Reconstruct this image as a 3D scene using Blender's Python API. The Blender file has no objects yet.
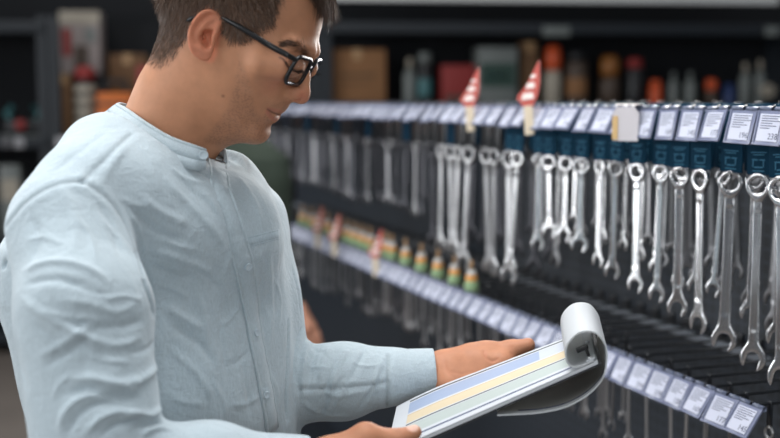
import bpy, bmesh, math, random
import numpy as np
from mathutils import Vector, Matrix
from mathutils.bvhtree import BVHTree

random.seed(7)
RNG = np.random.default_rng(7)
SC = bpy.context.scene
COL = SC.collection

# ------------------------------------------------------------------ camera frame
FOC = 1083.333            # focal length in pixels of a 780 px wide frame (50 mm on a 36 mm sensor)
PSI = math.radians(20.6)  # heading, clockwise from the +Y run of the tool wall
PITCH = math.atan(119.0 / FOC)
CAMZ = 1.52
CP, SP_ = math.cos(PITCH), math.sin(PITCH)
CW, SW = math.cos(PSI), math.sin(PSI)

def ray(px, py):
    u = (np.asarray(px, float) - 390) / FOC
    v = (219 - np.asarray(py, float)) / FOC
    return np.stack([u, CP + v * SP_, -SP_ + v * CP], -1)

def pt(px, py, d):
    """a point at depth d in the heading frame (x right, y forward, z up)"""
    return ray(px, py) * d + np.array([0, 0, CAMZ])

def to_world(P):
    P = np.asarray(P, float)
    out = np.empty_like(P)
    out[..., 0] = P[..., 0] * CW + P[..., 1] * SW
    out[..., 1] = -P[..., 0] * SW + P[..., 1] * CW
    out[..., 2] = P[..., 2]
    return out

def to_head(W):
    W = np.asarray(W, float)
    out = np.empty_like(W)
    out[..., 0] = W[..., 0] * CW - W[..., 1] * SW
    out[..., 1] = W[..., 0] * SW + W[..., 1] * CW
    out[..., 2] = W[..., 2]
    return out

def project(P):
    """heading frame points -> pixels"""
    P = np.asarray(P, float) - np.array([0, 0, CAMZ])
    d = P[..., 1] * CP - P[..., 2] * SP_
    v = P[..., 1] * SP_ + P[..., 2] * CP
    return 390 + FOC * P[..., 0] / d, 219 - FOC * v / d, d

# ------------------------------------------------------------------ objects
def tag(o, label=None, cat=None, group=None, kind=None):
    if label: o['label'] = label
    if cat: o['category'] = cat
    if group: o['group'] = group
    if kind: o['kind'] = kind
    return o

def empty(name, loc=(0, 0, 0), rotz=0.0, label=None, cat=None, group=None):
    o = bpy.data.objects.new(name, None)
    o.empty_display_size = 0.05
    COL.objects.link(o)
    o.location = tuple(loc)
    o.rotation_euler = (0, 0, rotz)
    return tag(o, label, cat, group)

def link(name, me, mat=None, parent=None, loc=(0, 0, 0), rot=(0, 0, 0)):
    o = bpy.data.objects.new(name, me)
    COL.objects.link(o)
    if mat is not None and len(me.materials) == 0:
        me.materials.append(mat)
    o.location = tuple(loc)
    o.rotation_euler = tuple(rot)
    if parent is not None:
        o.parent = parent
    return o

def np_mesh(name, V, F, smooth=True):
    """V (n,3), F (m,3) or (m,4) integer array, or a list of lists"""
    me = bpy.data.meshes.new(name)
    V = np.asarray(V, np.float32)
    if isinstance(F, np.ndarray):
        m, k = F.shape
        me.vertices.add(len(V)); me.vertices.foreach_set('co', V.ravel())
        me.loops.add(m * k); me.loops.foreach_set('vertex_index', F.astype(np.int32).ravel())
        me.polygons.add(m)
        me.polygons.foreach_set('loop_start', np.arange(0, m * k, k, dtype=np.int32))
        me.update(calc_edges=True)
        me.validate()
    else:
        me.from_pydata([tuple(map(float, v)) for v in V], [], F)
        me.update()
    if smooth:
        me.polygons.foreach_set('use_smooth', np.ones(len(me.polygons), bool))
    return me

def color_attr(me, rgb):
    a = me.color_attributes.new('Col', 'FLOAT_COLOR', 'POINT')
    c = np.ones((len(me.vertices), 4), np.float32)
    c[:, :3] = rgb
    a.data.foreach_set('color', c.ravel())

class MB:
    """collects simple shapes; build() links them as one mesh object"""
    def __init__(self): self.v = []; self.f = []; self.sm = []
    def add(self, V, F, smooth=False):
        b = len(self.v)
        self.v += [tuple(map(float, p)) for p in V]
        self.f += [tuple(b + i for i in f) for f in F]
        self.sm += [smooth] * len(F)
        return self
    def box(self, c, s, rot=None, bevel=0.0):
        bm = bmesh.new()
        bmesh.ops.create_cube(bm, size=1.0)
        bmesh.ops.scale(bm, vec=Vector(s), verts=bm.verts)
        if bevel > 0:
            bmesh.ops.bevel(bm, geom=bm.edges[:], offset=bevel, segments=2, affect='EDGES', profile=0.6)
        M = Matrix.Translation(Vector(c)) @ (rot.to_4x4() if rot is not None else Matrix.Identity(4))
        bm.transform(M)
        self.take(bm, bevel > 0)
        return self
    def take(self, bm, smooth=False):
        bm.verts.index_update()
        self.add([v.co[:] for v in bm.verts], [[v.index for v in f.verts] for f in bm.faces], smooth)
        bm.free()
    def tube(self, P, r, n=8, closed=False, cap=True, smooth=True, flat=None):
        P = [Vector(p) for p in P]; m = len(P)
        rr = r if hasattr(r, '__len__') else [r] * m
        T = []
        for i in range(m):
            if closed: t = P[(i + 1) % m] - P[i - 1]
            else: t = P[min(i + 1, m - 1)] - P[max(i - 1, 0)]
            T.append(t.normalized() if t.length > 1e-9 else Vector((0, 0, 1)))
        ref = Vector((0, 0, 1)) if abs(T[0].z) < 0.9 else Vector((1, 0, 0))
        u = (ref - T[0] * ref.dot(T[0])).normalized()
        V = []
        for i in range(m):
            u = (u - T[i] * u.dot(T[i])).normalized()
            w = T[i].cross(u)
            for k in range(n):
                a = 2 * math.pi * k / n
                x, y = math.cos(a) * rr[i], math.sin(a) * rr[i]
                if flat: x *= flat[0]; y *= flat[1]
                V.append(P[i] + u * x + w * y)
        F = []
        for i in range(m if closed else m - 1):
            j = (i + 1) % m
            for k in range(n):
                l = (k + 1) % n
                F.append((i * n + k, j * n + k, j * n + l, i * n + l)[::-1])
        if cap and not closed:
            F.append(tuple(range(n))); F.append(tuple(range((m - 1) * n, m * n))[::-1])
        return self.add(V, F, smooth)
    def cyl(self, a, b, r, n=16, r2=None, smooth=True):
        return self.tube([a, b], [r, r if r2 is None else r2], n, smooth=smooth)
    def lathe(self, prof, c=(0, 0, 0), n=20, rot=None, smooth=True):
        V = []; F = []
        for (r, z) in prof:
            for k in range(n):
                a = 2 * math.pi * k / n
                p = Vector((r * math.cos(a), r * math.sin(a), z))
                if rot is not None: p = rot @ p
                V.append(p + Vector(c))
        m = len(prof)
        for i in range(m - 1):
            for k in range(n):
                l = (k + 1) % n
                F.append((i * n + k, i * n + l, (i + 1) * n + l, (i + 1) * n + k))
        F.append(tuple(range(n))[::-1]); F.append(tuple(range((m - 1) * n, m * n)))
        return self.add(V, F, smooth)
    def prism(self, poly, h, M=None, smooth=False, z0=0.0):
        """poly: 2D outline (ccw) extruded from z0 to z0+h"""
        n = len(poly)
        V = [Vector((x, y, z0)) for x, y in poly] + [Vector((x, y, z0 + h)) for x, y in poly]
        if M is not None: V = [M @ v for v in V]
        F = [tuple(range(n))[::-1], tuple(range(n, 2 * n))]
        for i in range(n):
            j = (i + 1) % n
            F.append((i, j, n + j, n + i))
        return self.add(V, F, smooth)
    def mesh(self, name):
        me = bpy.data.meshes.new(name)
        me.from_pydata(self.v, [], self.f); me.update()
        me.polygons.foreach_set('use_smooth', np.array(self.sm, bool))
        return me
    def build(self, name, mat, parent=None, loc=(0, 0, 0), rot=(0, 0, 0), auto=None):
        return link(name, self.mesh(name), mat, parent, loc, rot)

def dup_tree(root, loc=None, rotz=None):
    r = root.copy(); COL.objects.link(r)
    if loc is not None: r.location = loc
    if rotz is not None: r.rotation_euler = (0, 0, rotz)
    for ch in list(root.children):
        c = ch.copy(); COL.objects.link(c); c.parent = r
        for g in list(ch.children):
            d = g.copy(); COL.objects.link(d); d.parent = c
    return r

# ------------------------------------------------------------------ materials
def srgb(r, g, b):
    f = lambda c: (c / 255 / 12.92) if c / 255 <= 0.04045 else ((c / 255 + 0.055) / 1.055) ** 2.4
    return (f(r), f(g), f(b), 1.0)

def material(name, col, rough=0.5, metal=0.0, noise=0.0, nscale=20.0, bump=0.0, bscale=200.0, spec=0.5, sss=0.0, vcol=False, trans=0.0, sheen=0.0, coat=0.0, stretch=None, emit=None, estr=0.0):
    m = bpy.data.materials.new(name); m.use_nodes = True
    nt = m.node_tree; N = nt.nodes; L = nt.links
    b = N['Principled BSDF']
    b.inputs['Base Color'].default_value = col
    b.inputs['Roughness'].default_value = rough
    b.inputs['Metallic'].default_value = metal
    b.inputs['Specular IOR Level'].default_value = spec
    if sss:
        b.inputs['Subsurface Weight'].default_value = sss
        b.inputs['Subsurface Radius'].default_value = (1.0, 0.35, 0.2)
        b.inputs['Subsurface Scale'].default_value = 0.006
    if trans: b.inputs['Transmission Weight'].default_value = trans
    if sheen: b.inputs['Sheen Weight'].default_value = sheen; b.inputs['Sheen Roughness'].default_value = 0.5
    if coat: b.inputs['Coat Weight'].default_value = coat
    if emit is not None:
        b.inputs['Emission Color'].default_value = emit; b.inputs['Emission Strength'].default_value = estr
    tc = N.new('ShaderNodeTexCoord')
    src = tc.outputs['Object']
    if stretch:
        mp = N.new('ShaderNodeMapping'); mp.inputs['Scale'].default_value = stretch
        L.new(src, mp.inputs['Vector']); src = mp.outputs['Vector']
    colsock = None
    if vcol:
        at = N.new('ShaderNodeVertexColor'); at.layer_name = 'Col'; colsock = at.outputs['Color']
    if noise > 0:
        nz = N.new('ShaderNodeTexNoise'); nz.inputs['Scale'].default_value = nscale; nz.inputs['Detail'].default_value = 5
        L.new(src, nz.inputs['Vector'])
        mr = N.new('ShaderNodeMapRange'); mr.inputs[1].default_value = 0.25; mr.inputs[2].default_value = 0.75
        mr.inputs[3].default_value = 1 - noise; mr.inputs[4].default_value = 1 + noise
        L.new(nz.outputs['Fac'], mr.inputs[0])
        mx = N.new('ShaderNodeVectorMath'); mx.operation = 'SCALE'
        if colsock: L.new(colsock, mx.inputs[0])
        else: mx.inputs[0].default_value = col[:3]
        L.new(mr.outputs[0], mx.inputs['Scale']); colsock = mx.outputs['Vector']
    if colsock: L.new(colsock, b.inputs['Base Color'])
    if bump > 0:
        nb = N.new('ShaderNodeTexNoise'); nb.inputs['Scale'].default_value = bscale; nb.inputs['Detail'].default_value = 3
        L.new(src, nb.inputs['Vector'])
        bp = N.new('ShaderNodeBump'); bp.inputs['Strength'].default_value = bump; bp.inputs['Distance'].default_value = 0.002
        L.new(nb.outputs['Fac'], bp.inputs['Height']); L.new(bp.outputs['Normal'], b.inputs['Normal'])
    return m

# ------------------------------------------------------------------ implicit surfaces
def smin(a, b, k):
    h = np.clip(0.5 + 0.5 * (b - a) / k, 0, 1)
    return b + (a - b) * h - k * h * (1 - h)
def smax(a, b, k): return -smin(-a, -b, k)

def sd_cap(P, a, b, ra, rb):
    a = np.asarray(a, float); b = np.asarray(b, float)
    d = b - a; t = np.clip(((P - a) @ d) / max(d @ d, 1e-12), 0, 1)
    q = P - a - t[:, None] * d
    return np.sqrt((q * q).sum(1)) - (ra + (rb - ra) * t)

def sd_chain(P, pts, rad, k=0.01):
    d = None
    for i in range(len(pts) - 1):
        e = sd_cap(P, pts[i], pts[i + 1], rad[i], rad[i + 1])
        d = e if d is None else smin(d, e, k)
    return d

def sd_ell(P, c, r, R=None):
    q = P - np.asarray(c, float)
    if R is not None: q = q @ np.asarray(R, float).T     # rows of R are the local axes
    r = np.asarray(r, float)
    k0 = np.sqrt(((q / r) ** 2).sum(1)); k1 = np.sqrt(((q / r ** 2) ** 2).sum(1))
    return k0 * (k0 - 1) / np.maximum(k1, 1e-9)

def surface_nets(F, lo, hi, h, B=8, slack=1.6):
    lo = np.asarray(lo, float); hi = np.asarray(hi, float)
    nb = np.ceil((hi - lo) / (B * h)).astype(int)
    n = nb * B + 1
    c = np.stack(np.meshgrid(*[np.arange(k) for k in nb], indexing='ij'), -1).reshape(-1, 3)
    ctr = lo + (c + 0.5) * B * h
    d = F(ctr)
    keep = c[np.abs(d) < B * h * 0.87 * slack]
    flag = np.zeros(n, bool)
    o = np.stack(np.meshgrid(*[np.arange(B + 1)] * 3, indexing='ij'), -1).reshape(-1, 3)
    idx = (keep[:, None, :] * B + o[None]).reshape(-1, 3)
    flag[idx[:, 0], idx[:, 1], idx[:, 2]] = True
    gi = np.argwhere(flag)
    val = np.full(n, np.nan, np.float32)
    for s in range(0, len(gi), 400000):
        g = gi[s:s + 400000]
        val[g[:, 0], g[:, 1], g[:, 2]] = F(lo + g * h)
    nc = n - 1
    corners = [val[i:nc[0] + i, j:nc[1] + j, k:nc[2] + k] for i in (0, 1) for j in (0, 1) for k in (0, 1)]
    mn = np.full(nc, np.inf, np.float32); mx = np.full(nc, -np.inf, np.float32); ok = np.ones(nc, bool)
    for q in corners:
        ok &= ~np.isnan(q); mn = np.fmin(mn, q); mx = np.fmax(mx, q)
    act = ok & (mn < 0) & (mx >= 0)
    ci = np.argwhere(act)
    vid = np.full(nc, -1, np.int64); vid[ci[:, 0], ci[:, 1], ci[:, 2]] = np.arange(len(ci))
    acc = np.zeros((len(ci), 3)); cnt = np.zeros(len(ci))
    for ax in range(3):
        a1, a2 = [x for x in range(3) if x != ax]
        for p in (0, 1):
            for q in (0, 1):
                off = np.zeros(3, int); off[a1] = p; off[a2] = q
                e = ci + off; e2 = e.copy(); e2[:, ax] += 1
                v0 = val[e[:, 0], e[:, 1], e[:, 2]]; v1 = val[e2[:, 0], e2[:, 1], e2[:, 2]]
                cr = (v0 < 0) != (v1 < 0)
                t = np.where(cr, v0 / np.where(cr, v0 - v1, 1), 0)
                pos = e.astype(float); pos[:, ax] += t
                acc[cr] += pos[cr]; cnt[cr] += 1
    V = lo + acc / np.maximum(cnt, 1)[:, None] * h
    faces = []
    for ax in range(3):
        a1, a2 = (ax + 1) % 3, (ax + 2) % 3
        e = gi
        m = (e[:, ax] < nc[ax]) & (e[:, a1] > 0) & (e[:, a2] > 0) & (e[:, a1] < nc[a1]) & (e[:, a2] < nc[a2])
        e = e[m]; e2 = e.copy(); e2[:, ax] += 1
        v0 = val[e[:, 0], e[:, 1], e[:, 2]]; v1 = val[e2[:, 0], e2[:, 1], e2[:, 2]]
        cr = ~np.isnan(v0) & ~np.isnan(v1) & ((v0 < 0) != (v1 < 0))
        e = e[cr]; s = v0[cr] < 0
        q = []
        for (i, j) in ((0, 0), (-1, 0), (-1, -1), (0, -1)):
            f = e.copy(); f[:, a1] += i; f[:, a2] += j
            q.append(vid[f[:, 0], f[:, 1], f[:, 2]])
        q = np.stack(q, 1)
        q[~s] = q[~s][:, ::-1]
        faces.append(q[(q >= 0).all(1)])
    Fc = np.concatenate(faces)
    return V, Fc

def smooth_verts(V, F, it=2, lam=0.5):
    n = len(V)
    e = np.concatenate([F[:, [0, 1]], F[:, [1, 2]], F[:, [2, 3]], F[:, [3, 0]]])
    e = np.concatenate([e, e[:, ::-1]])
    deg = np.bincount(e[:, 0], minlength=n).astype(float)
    for _ in range(it):
        s = np.stack([np.bincount(e[:, 0], V[e[:, 1], k], n) for k in range(3)], 1)
        V = V + lam * (s / np.maximum(deg, 1)[:, None] - V)
    return V

def vert_normals(V, F):
    nrm = np.zeros_like(V)
    a = np.cross(V[F[:, 2]] - V[F[:, 0]], V[F[:, 3]] - V[F[:, 1]])
    for k in range(4):
        for j in range(3):
            nrm[:, j] += np.bincount(F[:, k], a[:, j], len(V))
    return nrm / np.maximum(np.linalg.norm(nrm, axis=1, keepdims=True), 1e-12)

def seg_dist(P, pts):
    """distance of each P (n,k) to a polyline pts (m,k); also the running position 0..1 along it"""
    pts = np.asarray(pts, float); best = np.full(len(P), 1e9); par = np.zeros(len(P))
    L = np.concatenate([[0], np.cumsum(np.linalg.norm(np.diff(pts, axis=0), axis=1))])
    for i in range(len(pts) - 1):
        d = pts[i + 1] - pts[i]; l2 = max(d @ d, 1e-12)
        t = np.clip(((P - pts[i]) @ d) / l2, 0, 1)
        q = P - pts[i] - t[:, None] * d
        dd = np.sqrt((q * q).sum(1))
        m = dd < best
        best[m] = dd[m]; par[m] = ((L[i] + t * math.sqrt(l2)) / L[-1])[m]
    return best, par

def in_poly(P, poly):
    x, y = P[:, 0], P[:, 1]; ins = np.zeros(len(P), bool); n = len(poly)
    for i in range(n):
        x0, y0 = poly[i]; x1, y1 = poly[(i + 1) % n]
        c = ((y0 > y) != (y1 > y)) & (x < (x1 - x0) * (y - y0) / ((y1 - y0) if y1 != y0 else 1e-12) + x0)
        ins ^= c
    return ins

def poly_sd(P, poly):
    """signed distance to a closed polygon, positive inside"""
    poly = np.asarray(poly, float)
    d, _ = seg_dist(P, np.vstack([poly, poly[:1]]))
    return np.where(in_poly(P, poly), d, -d)

def spline(pts, n=8, closed=False):
    """Catmull-Rom through pts"""
    pts = np.asarray(pts, float); m = len(pts); out = []
    rng = range(m) if closed else range(m - 1)
    for i in rng:
        p0 = pts[(i - 1) % m] if closed or i > 0 else pts[0]
        p1 = pts[i]; p2 = pts[(i + 1) % m]
        p3 = pts[(i + 2) % m] if closed or i + 2 < m else pts[-1]
        for k in range(n):
            t = k / n
            out.append(0.5 * (2 * p1 + (p2 - p0) * t + (2 * p0 - 5 * p1 + 4 * p2 - p3) * t * t + (3 * p1 - p0 - 3 * p2 + p3) * t ** 3))
    if not closed: out.append(pts[-1])
    return np.array(out)

def box_blur2(A, r):
    k = 2 * r + 1
    for ax in (0, 1):
        pad = [(0, 0), (0, 0)]; pad[ax] = (r + 1, r)
        B = np.pad(A, pad, mode='edge')
        C = np.cumsum(B, axis=ax)
        sl1 = [slice(None)] * 2; sl2 = [slice(None)] * 2
        sl1[ax] = slice(k, None); sl2[ax] = slice(0, -k)
        A = (C[tuple(sl1)] - C[tuple(sl2)]) / k
    return A
FAST = False
# ================================================================== the customer
M_skin = material('skin', srgb(214, 160, 130), rough=0.55, vcol=True, noise=0.10, nscale=55, bump=0.12, bscale=900, sss=0.08, spec=0.35)
M_hair = material('hair', srgb(74, 56, 44), rough=0.45, vcol=True, spec=0.4)

HYAW = math.radians(10)
HO = pt(235, 50, 1.354)
EA = np.array([math.cos(HYAW), -math.sin(HYAW), 0]); EW = np.array([math.sin(HYAW), math.cos(HYAW), 0]); EB = np.array([0, 0, 1.0])
C0 = np.array([0, 0, CAMZ])

def ab(px, py, w):
    """head plane coordinates (metres) of the spot seen at a pixel, at lateral distance w from the mid plane"""
    r = ray(px, py)
    t = ((HO - C0) @ EW + w) / (r @ EW)
    q = C0 + r * t[..., None] - HO if np.ndim(t) else C0 + r * t - HO
    return np.stack([q @ EA, q @ EB], -1)
def abl(L, w): return np.array([ab(x, y, w) for x, y in L])
def hp(px, py, w):
    a = ab(px, py, w); return HO + EA * a[0] + EB * a[1] + EW * w
def hmm(P):
    q = P - HO; return q @ EA, q @ EB, q @ EW
def hpx(V):
    """pixel of each head vertex, vertices of the far side mirrored to the near one"""
    a, b, w = hmm(V)
    Q = HO + a[:, None] * EA + b[:, None] * EB - np.abs(w)[:, None] * EW
    x, y, _ = project(Q); return np.stack([x, y], 1), w

# ---- head: mid profile (without nose), inflated sideways
prof = [(322, -8), (323, 10), (321, 24), (318, 36), (315.5, 46), (314.5, 53), (309.5, 60), (303, 67), (297.5, 79), (293.5, 90), (291, 100), (288.5, 105), (285.5, 110),
        (281.5, 112.5), (278, 114.2), (275.8, 115.6), (276.2, 118.0), (274, 121.9), (268.5, 125.5), (266.3, 128), (265.8, 133.5), (263.5, 138), (259, 141),
        (240, 143.3), (220, 146), (190, 146), (172, 110), (168, 78), (166, 50), (165, 20), (166, -10), (173, -40), (192, -66), (222, -82), (258, -80), (292, -62), (313, -34)]
PROF = abl(prof, 0.0)
G0 = np.array([-0.2, -0.19]); GS = 0.001; GN = (340, 400)
gx = G0[0] + np.arange(GN[0]) * GS; gy = G0[1] + np.arange(GN[1]) * GS
GG = np.stack(np.meshgrid(gx, gy, indexing='ij'), -1).reshape(-1, 2)
DM = box_blur2(poly_sd(GG, spline(PROF, 3, True)).reshape(GN), 1)
DMs = box_blur2(DM, 6)
wgt = np.clip(DM / 0.012, 0, 1); DM = DM * (1 - wgt) + DMs * wgt
PT = math.radians(25)
vv = (GG[:, 0] * math.sin(PT) + GG[:, 1] * math.cos(PT)); uu = (GG[:, 0] * math.cos(PT) - GG[:, 1] * math.sin(PT))
WM = np.interp(vv, [-0.16, -0.10, -0.083, -0.05, -0.02, 0.02, 0.06, 0.10, 0.14], [0.055, 0.053, 0.054, 0.060, 0.066, 0.071, 0.075, 0.074, 0.07])
WM = WM * np.interp(uu, [-0.02, 0.06, 0.11], [1.0, 0.95, 0.86])
WM = box_blur2(WM.reshape(GN), 6)
def bil(A, a, b):
    x = np.clip((a - G0[0]) / GS, 0, GN[0] - 1.001); y = np.clip((b - G0[1]) / GS, 0, GN[1] - 1.001)
    i = x.astype(int); j = y.astype(int); fx = x - i; fy = y - j
    return (A[i, j] * (1 - fx) + A[i + 1, j] * fx) * (1 - fy) + (A[i, j + 1] * (1 - fx) + A[i + 1, j + 1] * fx) * fy

ear_out = [(220.5, 26.4), (219.9, 19), (216.9, 12), (211, 8.8), (203.8, 10.9), (197.4, 18.4), (192.8, 28.8), (191.6, 38.3), (193.4, 49.5), (197.4, 56.7), (203.8, 61), (208.5, 61.2), (211, 58.3), (213, 53.5), (214.5, 47), (216.5, 40), (218, 33)]
EARW = -0.078
EOUT = spline(abl(ear_out, EARW), 4, True)
ES = poly_sd(GG, EOUT).reshape(GN)
def gau(pts, wid, w=EARW, sm=3):
    d, t = seg_dist(GG, spline(abl(pts, w), 5)); return np.exp(-(d / wid) ** 2).reshape(GN)
conch = poly_sd(GG, spline(abl([(203.5, 32), (209, 29.5), (214.8, 29.2), (212, 34.5), (211.5, 41), (211, 46), (207.7, 49.5), (203, 43.5), (201.2, 37)], EARW), 4, True)).reshape(GN)
ae, be = ab(219, 30, EARW); 
flare = np.clip((ae - GG[:, 0]) / 0.036, -0.3, 1.2).reshape(GN) * 0.020
rim = np.exp(-((ES - 0.0028) / 0.0024) ** 2)
fl_x = (GG[:, 0] > ab(212, 30, EARW)[0]).reshape(GN) & (GG[:, 1] < ab(212, 36, EARW)[1]).reshape(GN)
rim = box_blur2(np.where(fl_x, 0, rim), 2)
lobe = (GG[:, 1] < ab(200, 51, EARW)[1]).reshape(GN)
rim = box_blur2(np.where(lobe, rim * 0.3, rim), 2)
EARZ = 0.0725 + flare + 0.0042 * rim - 0.0040 * gau([(200, 44), (198.5, 34), (202, 24), (208, 16.8), (214.5, 15.2), (217.4, 20.5)], 0.0024) + 0.0028 * gau([(206, 53), (200, 46), (200.3, 36), (204, 27), (211, 22)], 0.0028) \
    - 0.0115 * np.clip(conch / 0.003, 0, 1) + 0.004 * gau([(214, 37), (213.5, 43)], 0.0026) - 0.004 * gau([(208, 25), (214, 22.5)], 0.002)
EARZ = box_blur2(EARZ, 2)
ES = box_blur2(ES, 1)

pn = lambda x, y, w: hp(x, y, w)
NECK = [pt(199, 72, 1.372), pt(184, 100, 1.378), pt(171, 132, 1.385), pt(160, 175, 1.39)]
def f_head(P):
    a, b, w = hmm(P); aw = np.abs(w)
    M = HO + a[:, None] * EA + b[:, None] * EB - aw[:, None] * EW      # mirrored on the near side
    d = bil(DM, a, b); W = bil(WM, a, b)
    D = 0.078
    s = 1 - np.clip(d / D, -1.5, 1)
    f = (np.sqrt((aw / W) ** 2 + s * s) - 1) * W * 0.95
    f = smin(f, sd_cap(M, hp(281, 68, -0.055), hp(262, 64, -0.062), 0.008, 0.006), 0.040)       # cheek bone
    f = smin(f, sd_cap(M, hp(309.5, 51, -0.010), hp(295, 44, -0.044), 0.005, 0.004), 0.016)       # brow
    f = smax(f, -sd_ell(M, hp(302, 66, -0.032), (0.0115, 0.0125, 0.0095)), 0.018)                  # eye socket
    f = smin(f, sd_ell(M, hp(293.5, 65.5, -0.033), (0.0140, 0.013, 0.0140)), 0.008)                 # lidded eye
    # chin and lips
    f = smin(f, sd_ell(M, hp(256, 131.5, 0), (0.0115, 0.022, 0.0115)), 0.014)
    f = smin(f, sd_chain(M, [hp(280.6, 110.4, 0), hp(275.5, 109.8, -0.012), hp(268, 108.6, -0.024)], [0.0028, 0.0026, 0.0010], 0.004), 0.005)
    f = smin(f, sd_chain(M, [hp(273.6, 117.8, 0), hp(270.5, 116.2, -0.012), hp(266.5, 111.2, -0.024)], [0.0042, 0.0036, 0.0010], 0.004), 0.006)
    # nose
    n = sd_chain(M, [hp(305.0, 66, 0), hp(304.2, 78, 0), hp(302.6, 91, 0), hp(301.6, 96.0, 0)], [0.0058, 0.0066, 0.0084, 0.0098], 0.006)
    n = smin(n, sd_ell(M, hp(293.6, 93.2, -0.0135), (0.0105, 0.0072, 0.0088)), 0.005)
    n = smin(n, sd_cap(M, hp(299, 98.2, 0), hp(292.0, 98.0, 0), 0.0056, 0.0045), 0.004)
    f = smin(f, n, 0.0055)
    f = smax(f, -sd_ell(M, hp(295.6, 99.6, -0.0105), (0.0058, 0.0038, 0.0040)), 0.002)
    f = smax(f, -(sd_chain(M, [hp(277.5, 114.9, 0), hp(273.5, 113.2, -0.014), hp(267.5, 109.6, -0.026)], [0.0007, 0.0007, 0.0005], 0.001)), 0.0016)
    # ears
    z = aw - bil(EARZ, a, b)
    e = smax(-bil(ES, a, b), np.abs(z) - 0.0026, 0.003)
    e = np.where(np.abs(a + 0.02) < 0.09, e, 0.1)
    f = smin(f, e, 0.0035)
    return f
def f_neck(P):
    return sd_chain(P, NECK, [0.058, 0.058, 0.058, 0.058], 0.02)

# ---- torso, sleeves
TY = math.radians(38)
TN = np.array([math.cos(TY), -math.sin(TY), 0]); TL = np.array([math.sin(TY), math.cos(TY), 0])
NB = pt(172, 150, 1.385)
TZ = [0.80, 0.90, 1.00, 1.10, 1.20, 1.28, 1.34, 1.39, 1.43, 1.46, 1.50]
TA = [0.200, 0.192, 0.182, 0.180, 0.189, 0.198, 0.190, 0.165, 0.112, 0.080, 0.06]
TB = [0.145, 0.142, 0.138, 0.136, 0.148, 0.156, 0.150, 0.128, 0.096, 0.076, 0.06]
TOF = [0.004, 0.006, 0.008, 0.006, -0.011, -0.028, -0.032, -0.026, -0.012, 0.0, 0.0]
TC = NB * np.array([1, 1, 0]) + np.array([-0.012, 0, 0])
def f_torso(P):
    z = P[:, 2]
    A = np.interp(z, TZ, TA); B = np.interp(z, TZ, TB); o = np.interp(z, TZ, TOF)
    q = P - TC; l = q @ TL; n = q @ TN - o
    r = (np.abs(l / A) ** 2.3 + np.abs(n / B) ** 2.3) ** (1 / 2.3)
    f = (r - 1) * np.minimum(A, B) * 0.8
    f = np.maximum(f, z - 1.475)
    return np.maximum(f, 0.83 - z)

SHR = pt(68, 228, 1.215); ELR = pt(100, 472, 1.135); WRR = pt(305, 474, 1.205)
SHL = pt(240, 222, 1.50); ELL = pt(272, 385, 1.49); WRL = pt(434, 374, 1.50)
lerp = lambda a, b, t: np.asarray(a) * (1 - t) + np.asarray(b) * t
def f_sleeves(P):
    r = sd_chain(P, [SHR, pt(84, 312, 1.165), ELR], [0.067, 0.0715, 0.066], 0.02)
    r = smin(r, sd_chain(P, [ELR, lerp(ELR, WRR, 0.55), WRR], [0.060, 0.052, 0.040], 0.02), 0.012)
    l = sd_chain(P, [SHL, lerp(SHL, ELL, 0.5), ELL], [0.060, 0.060, 0.058], 0.02)
    l = smin(l, sd_chain(P, [ELL, lerp(ELL, WRL, 0.45), lerp(ELL, WRL, 0.72), WRL], [0.058, 0.050, 0.036, 0.0335], 0.02), 0.012)
    r = np.maximum(r, (P - WRR) @ ((WRR - ELR) / np.linalg.norm(WRR - ELR)))
    l = np.maximum(l, (P - WRL) @ ((WRL - ELL) / np.linalg.norm(WRL - ELL)))
    return r, l
def f_shirt(P):
    t = f_torso(P)
    t = smin(t, sd_chain(P, [pt(165, 192, 1.37), pt(112, 165, 1.31), pt(92, 193, 1.255), SHR], [0.050, 0.057, 0.058, 0.064], 0.03), 0.025)
    t = smin(t, sd_chain(P, [pt(188, 190, 1.40), pt(219, 189, 1.46), SHL], [0.045, 0.048, 0.054], 0.03), 0.03)
    t = smin(t, sd_ell(P, pt(238, 235, 1.37), (0.05, 0.05, 0.06)), 0.05)      # chest
    t = smin(t, sd_ell(P, pt(165, 222, 1.325), (0.065, 0.065, 0.075)), 0.06)
    t = smin(t, sd_ell(P, pt(130, 205, 1.285), (0.045, 0.045, 0.055)), 0.06)
    r, l = f_sleeves(P)
    t = smin(t, r, 0.010); t = smin(t, l, 0.012)
    # hollow cuffs
    for W, E, rr in ((WRR, ELR, 0.036), (WRL, ELL, 0.030)):
        dv = (W - E) / np.linalg.norm(W - E)
        t = np.maximum(t, -sd_cap(P, W - dv * 0.03, W + dv * 0.05, rr, rr))
    return t

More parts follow.
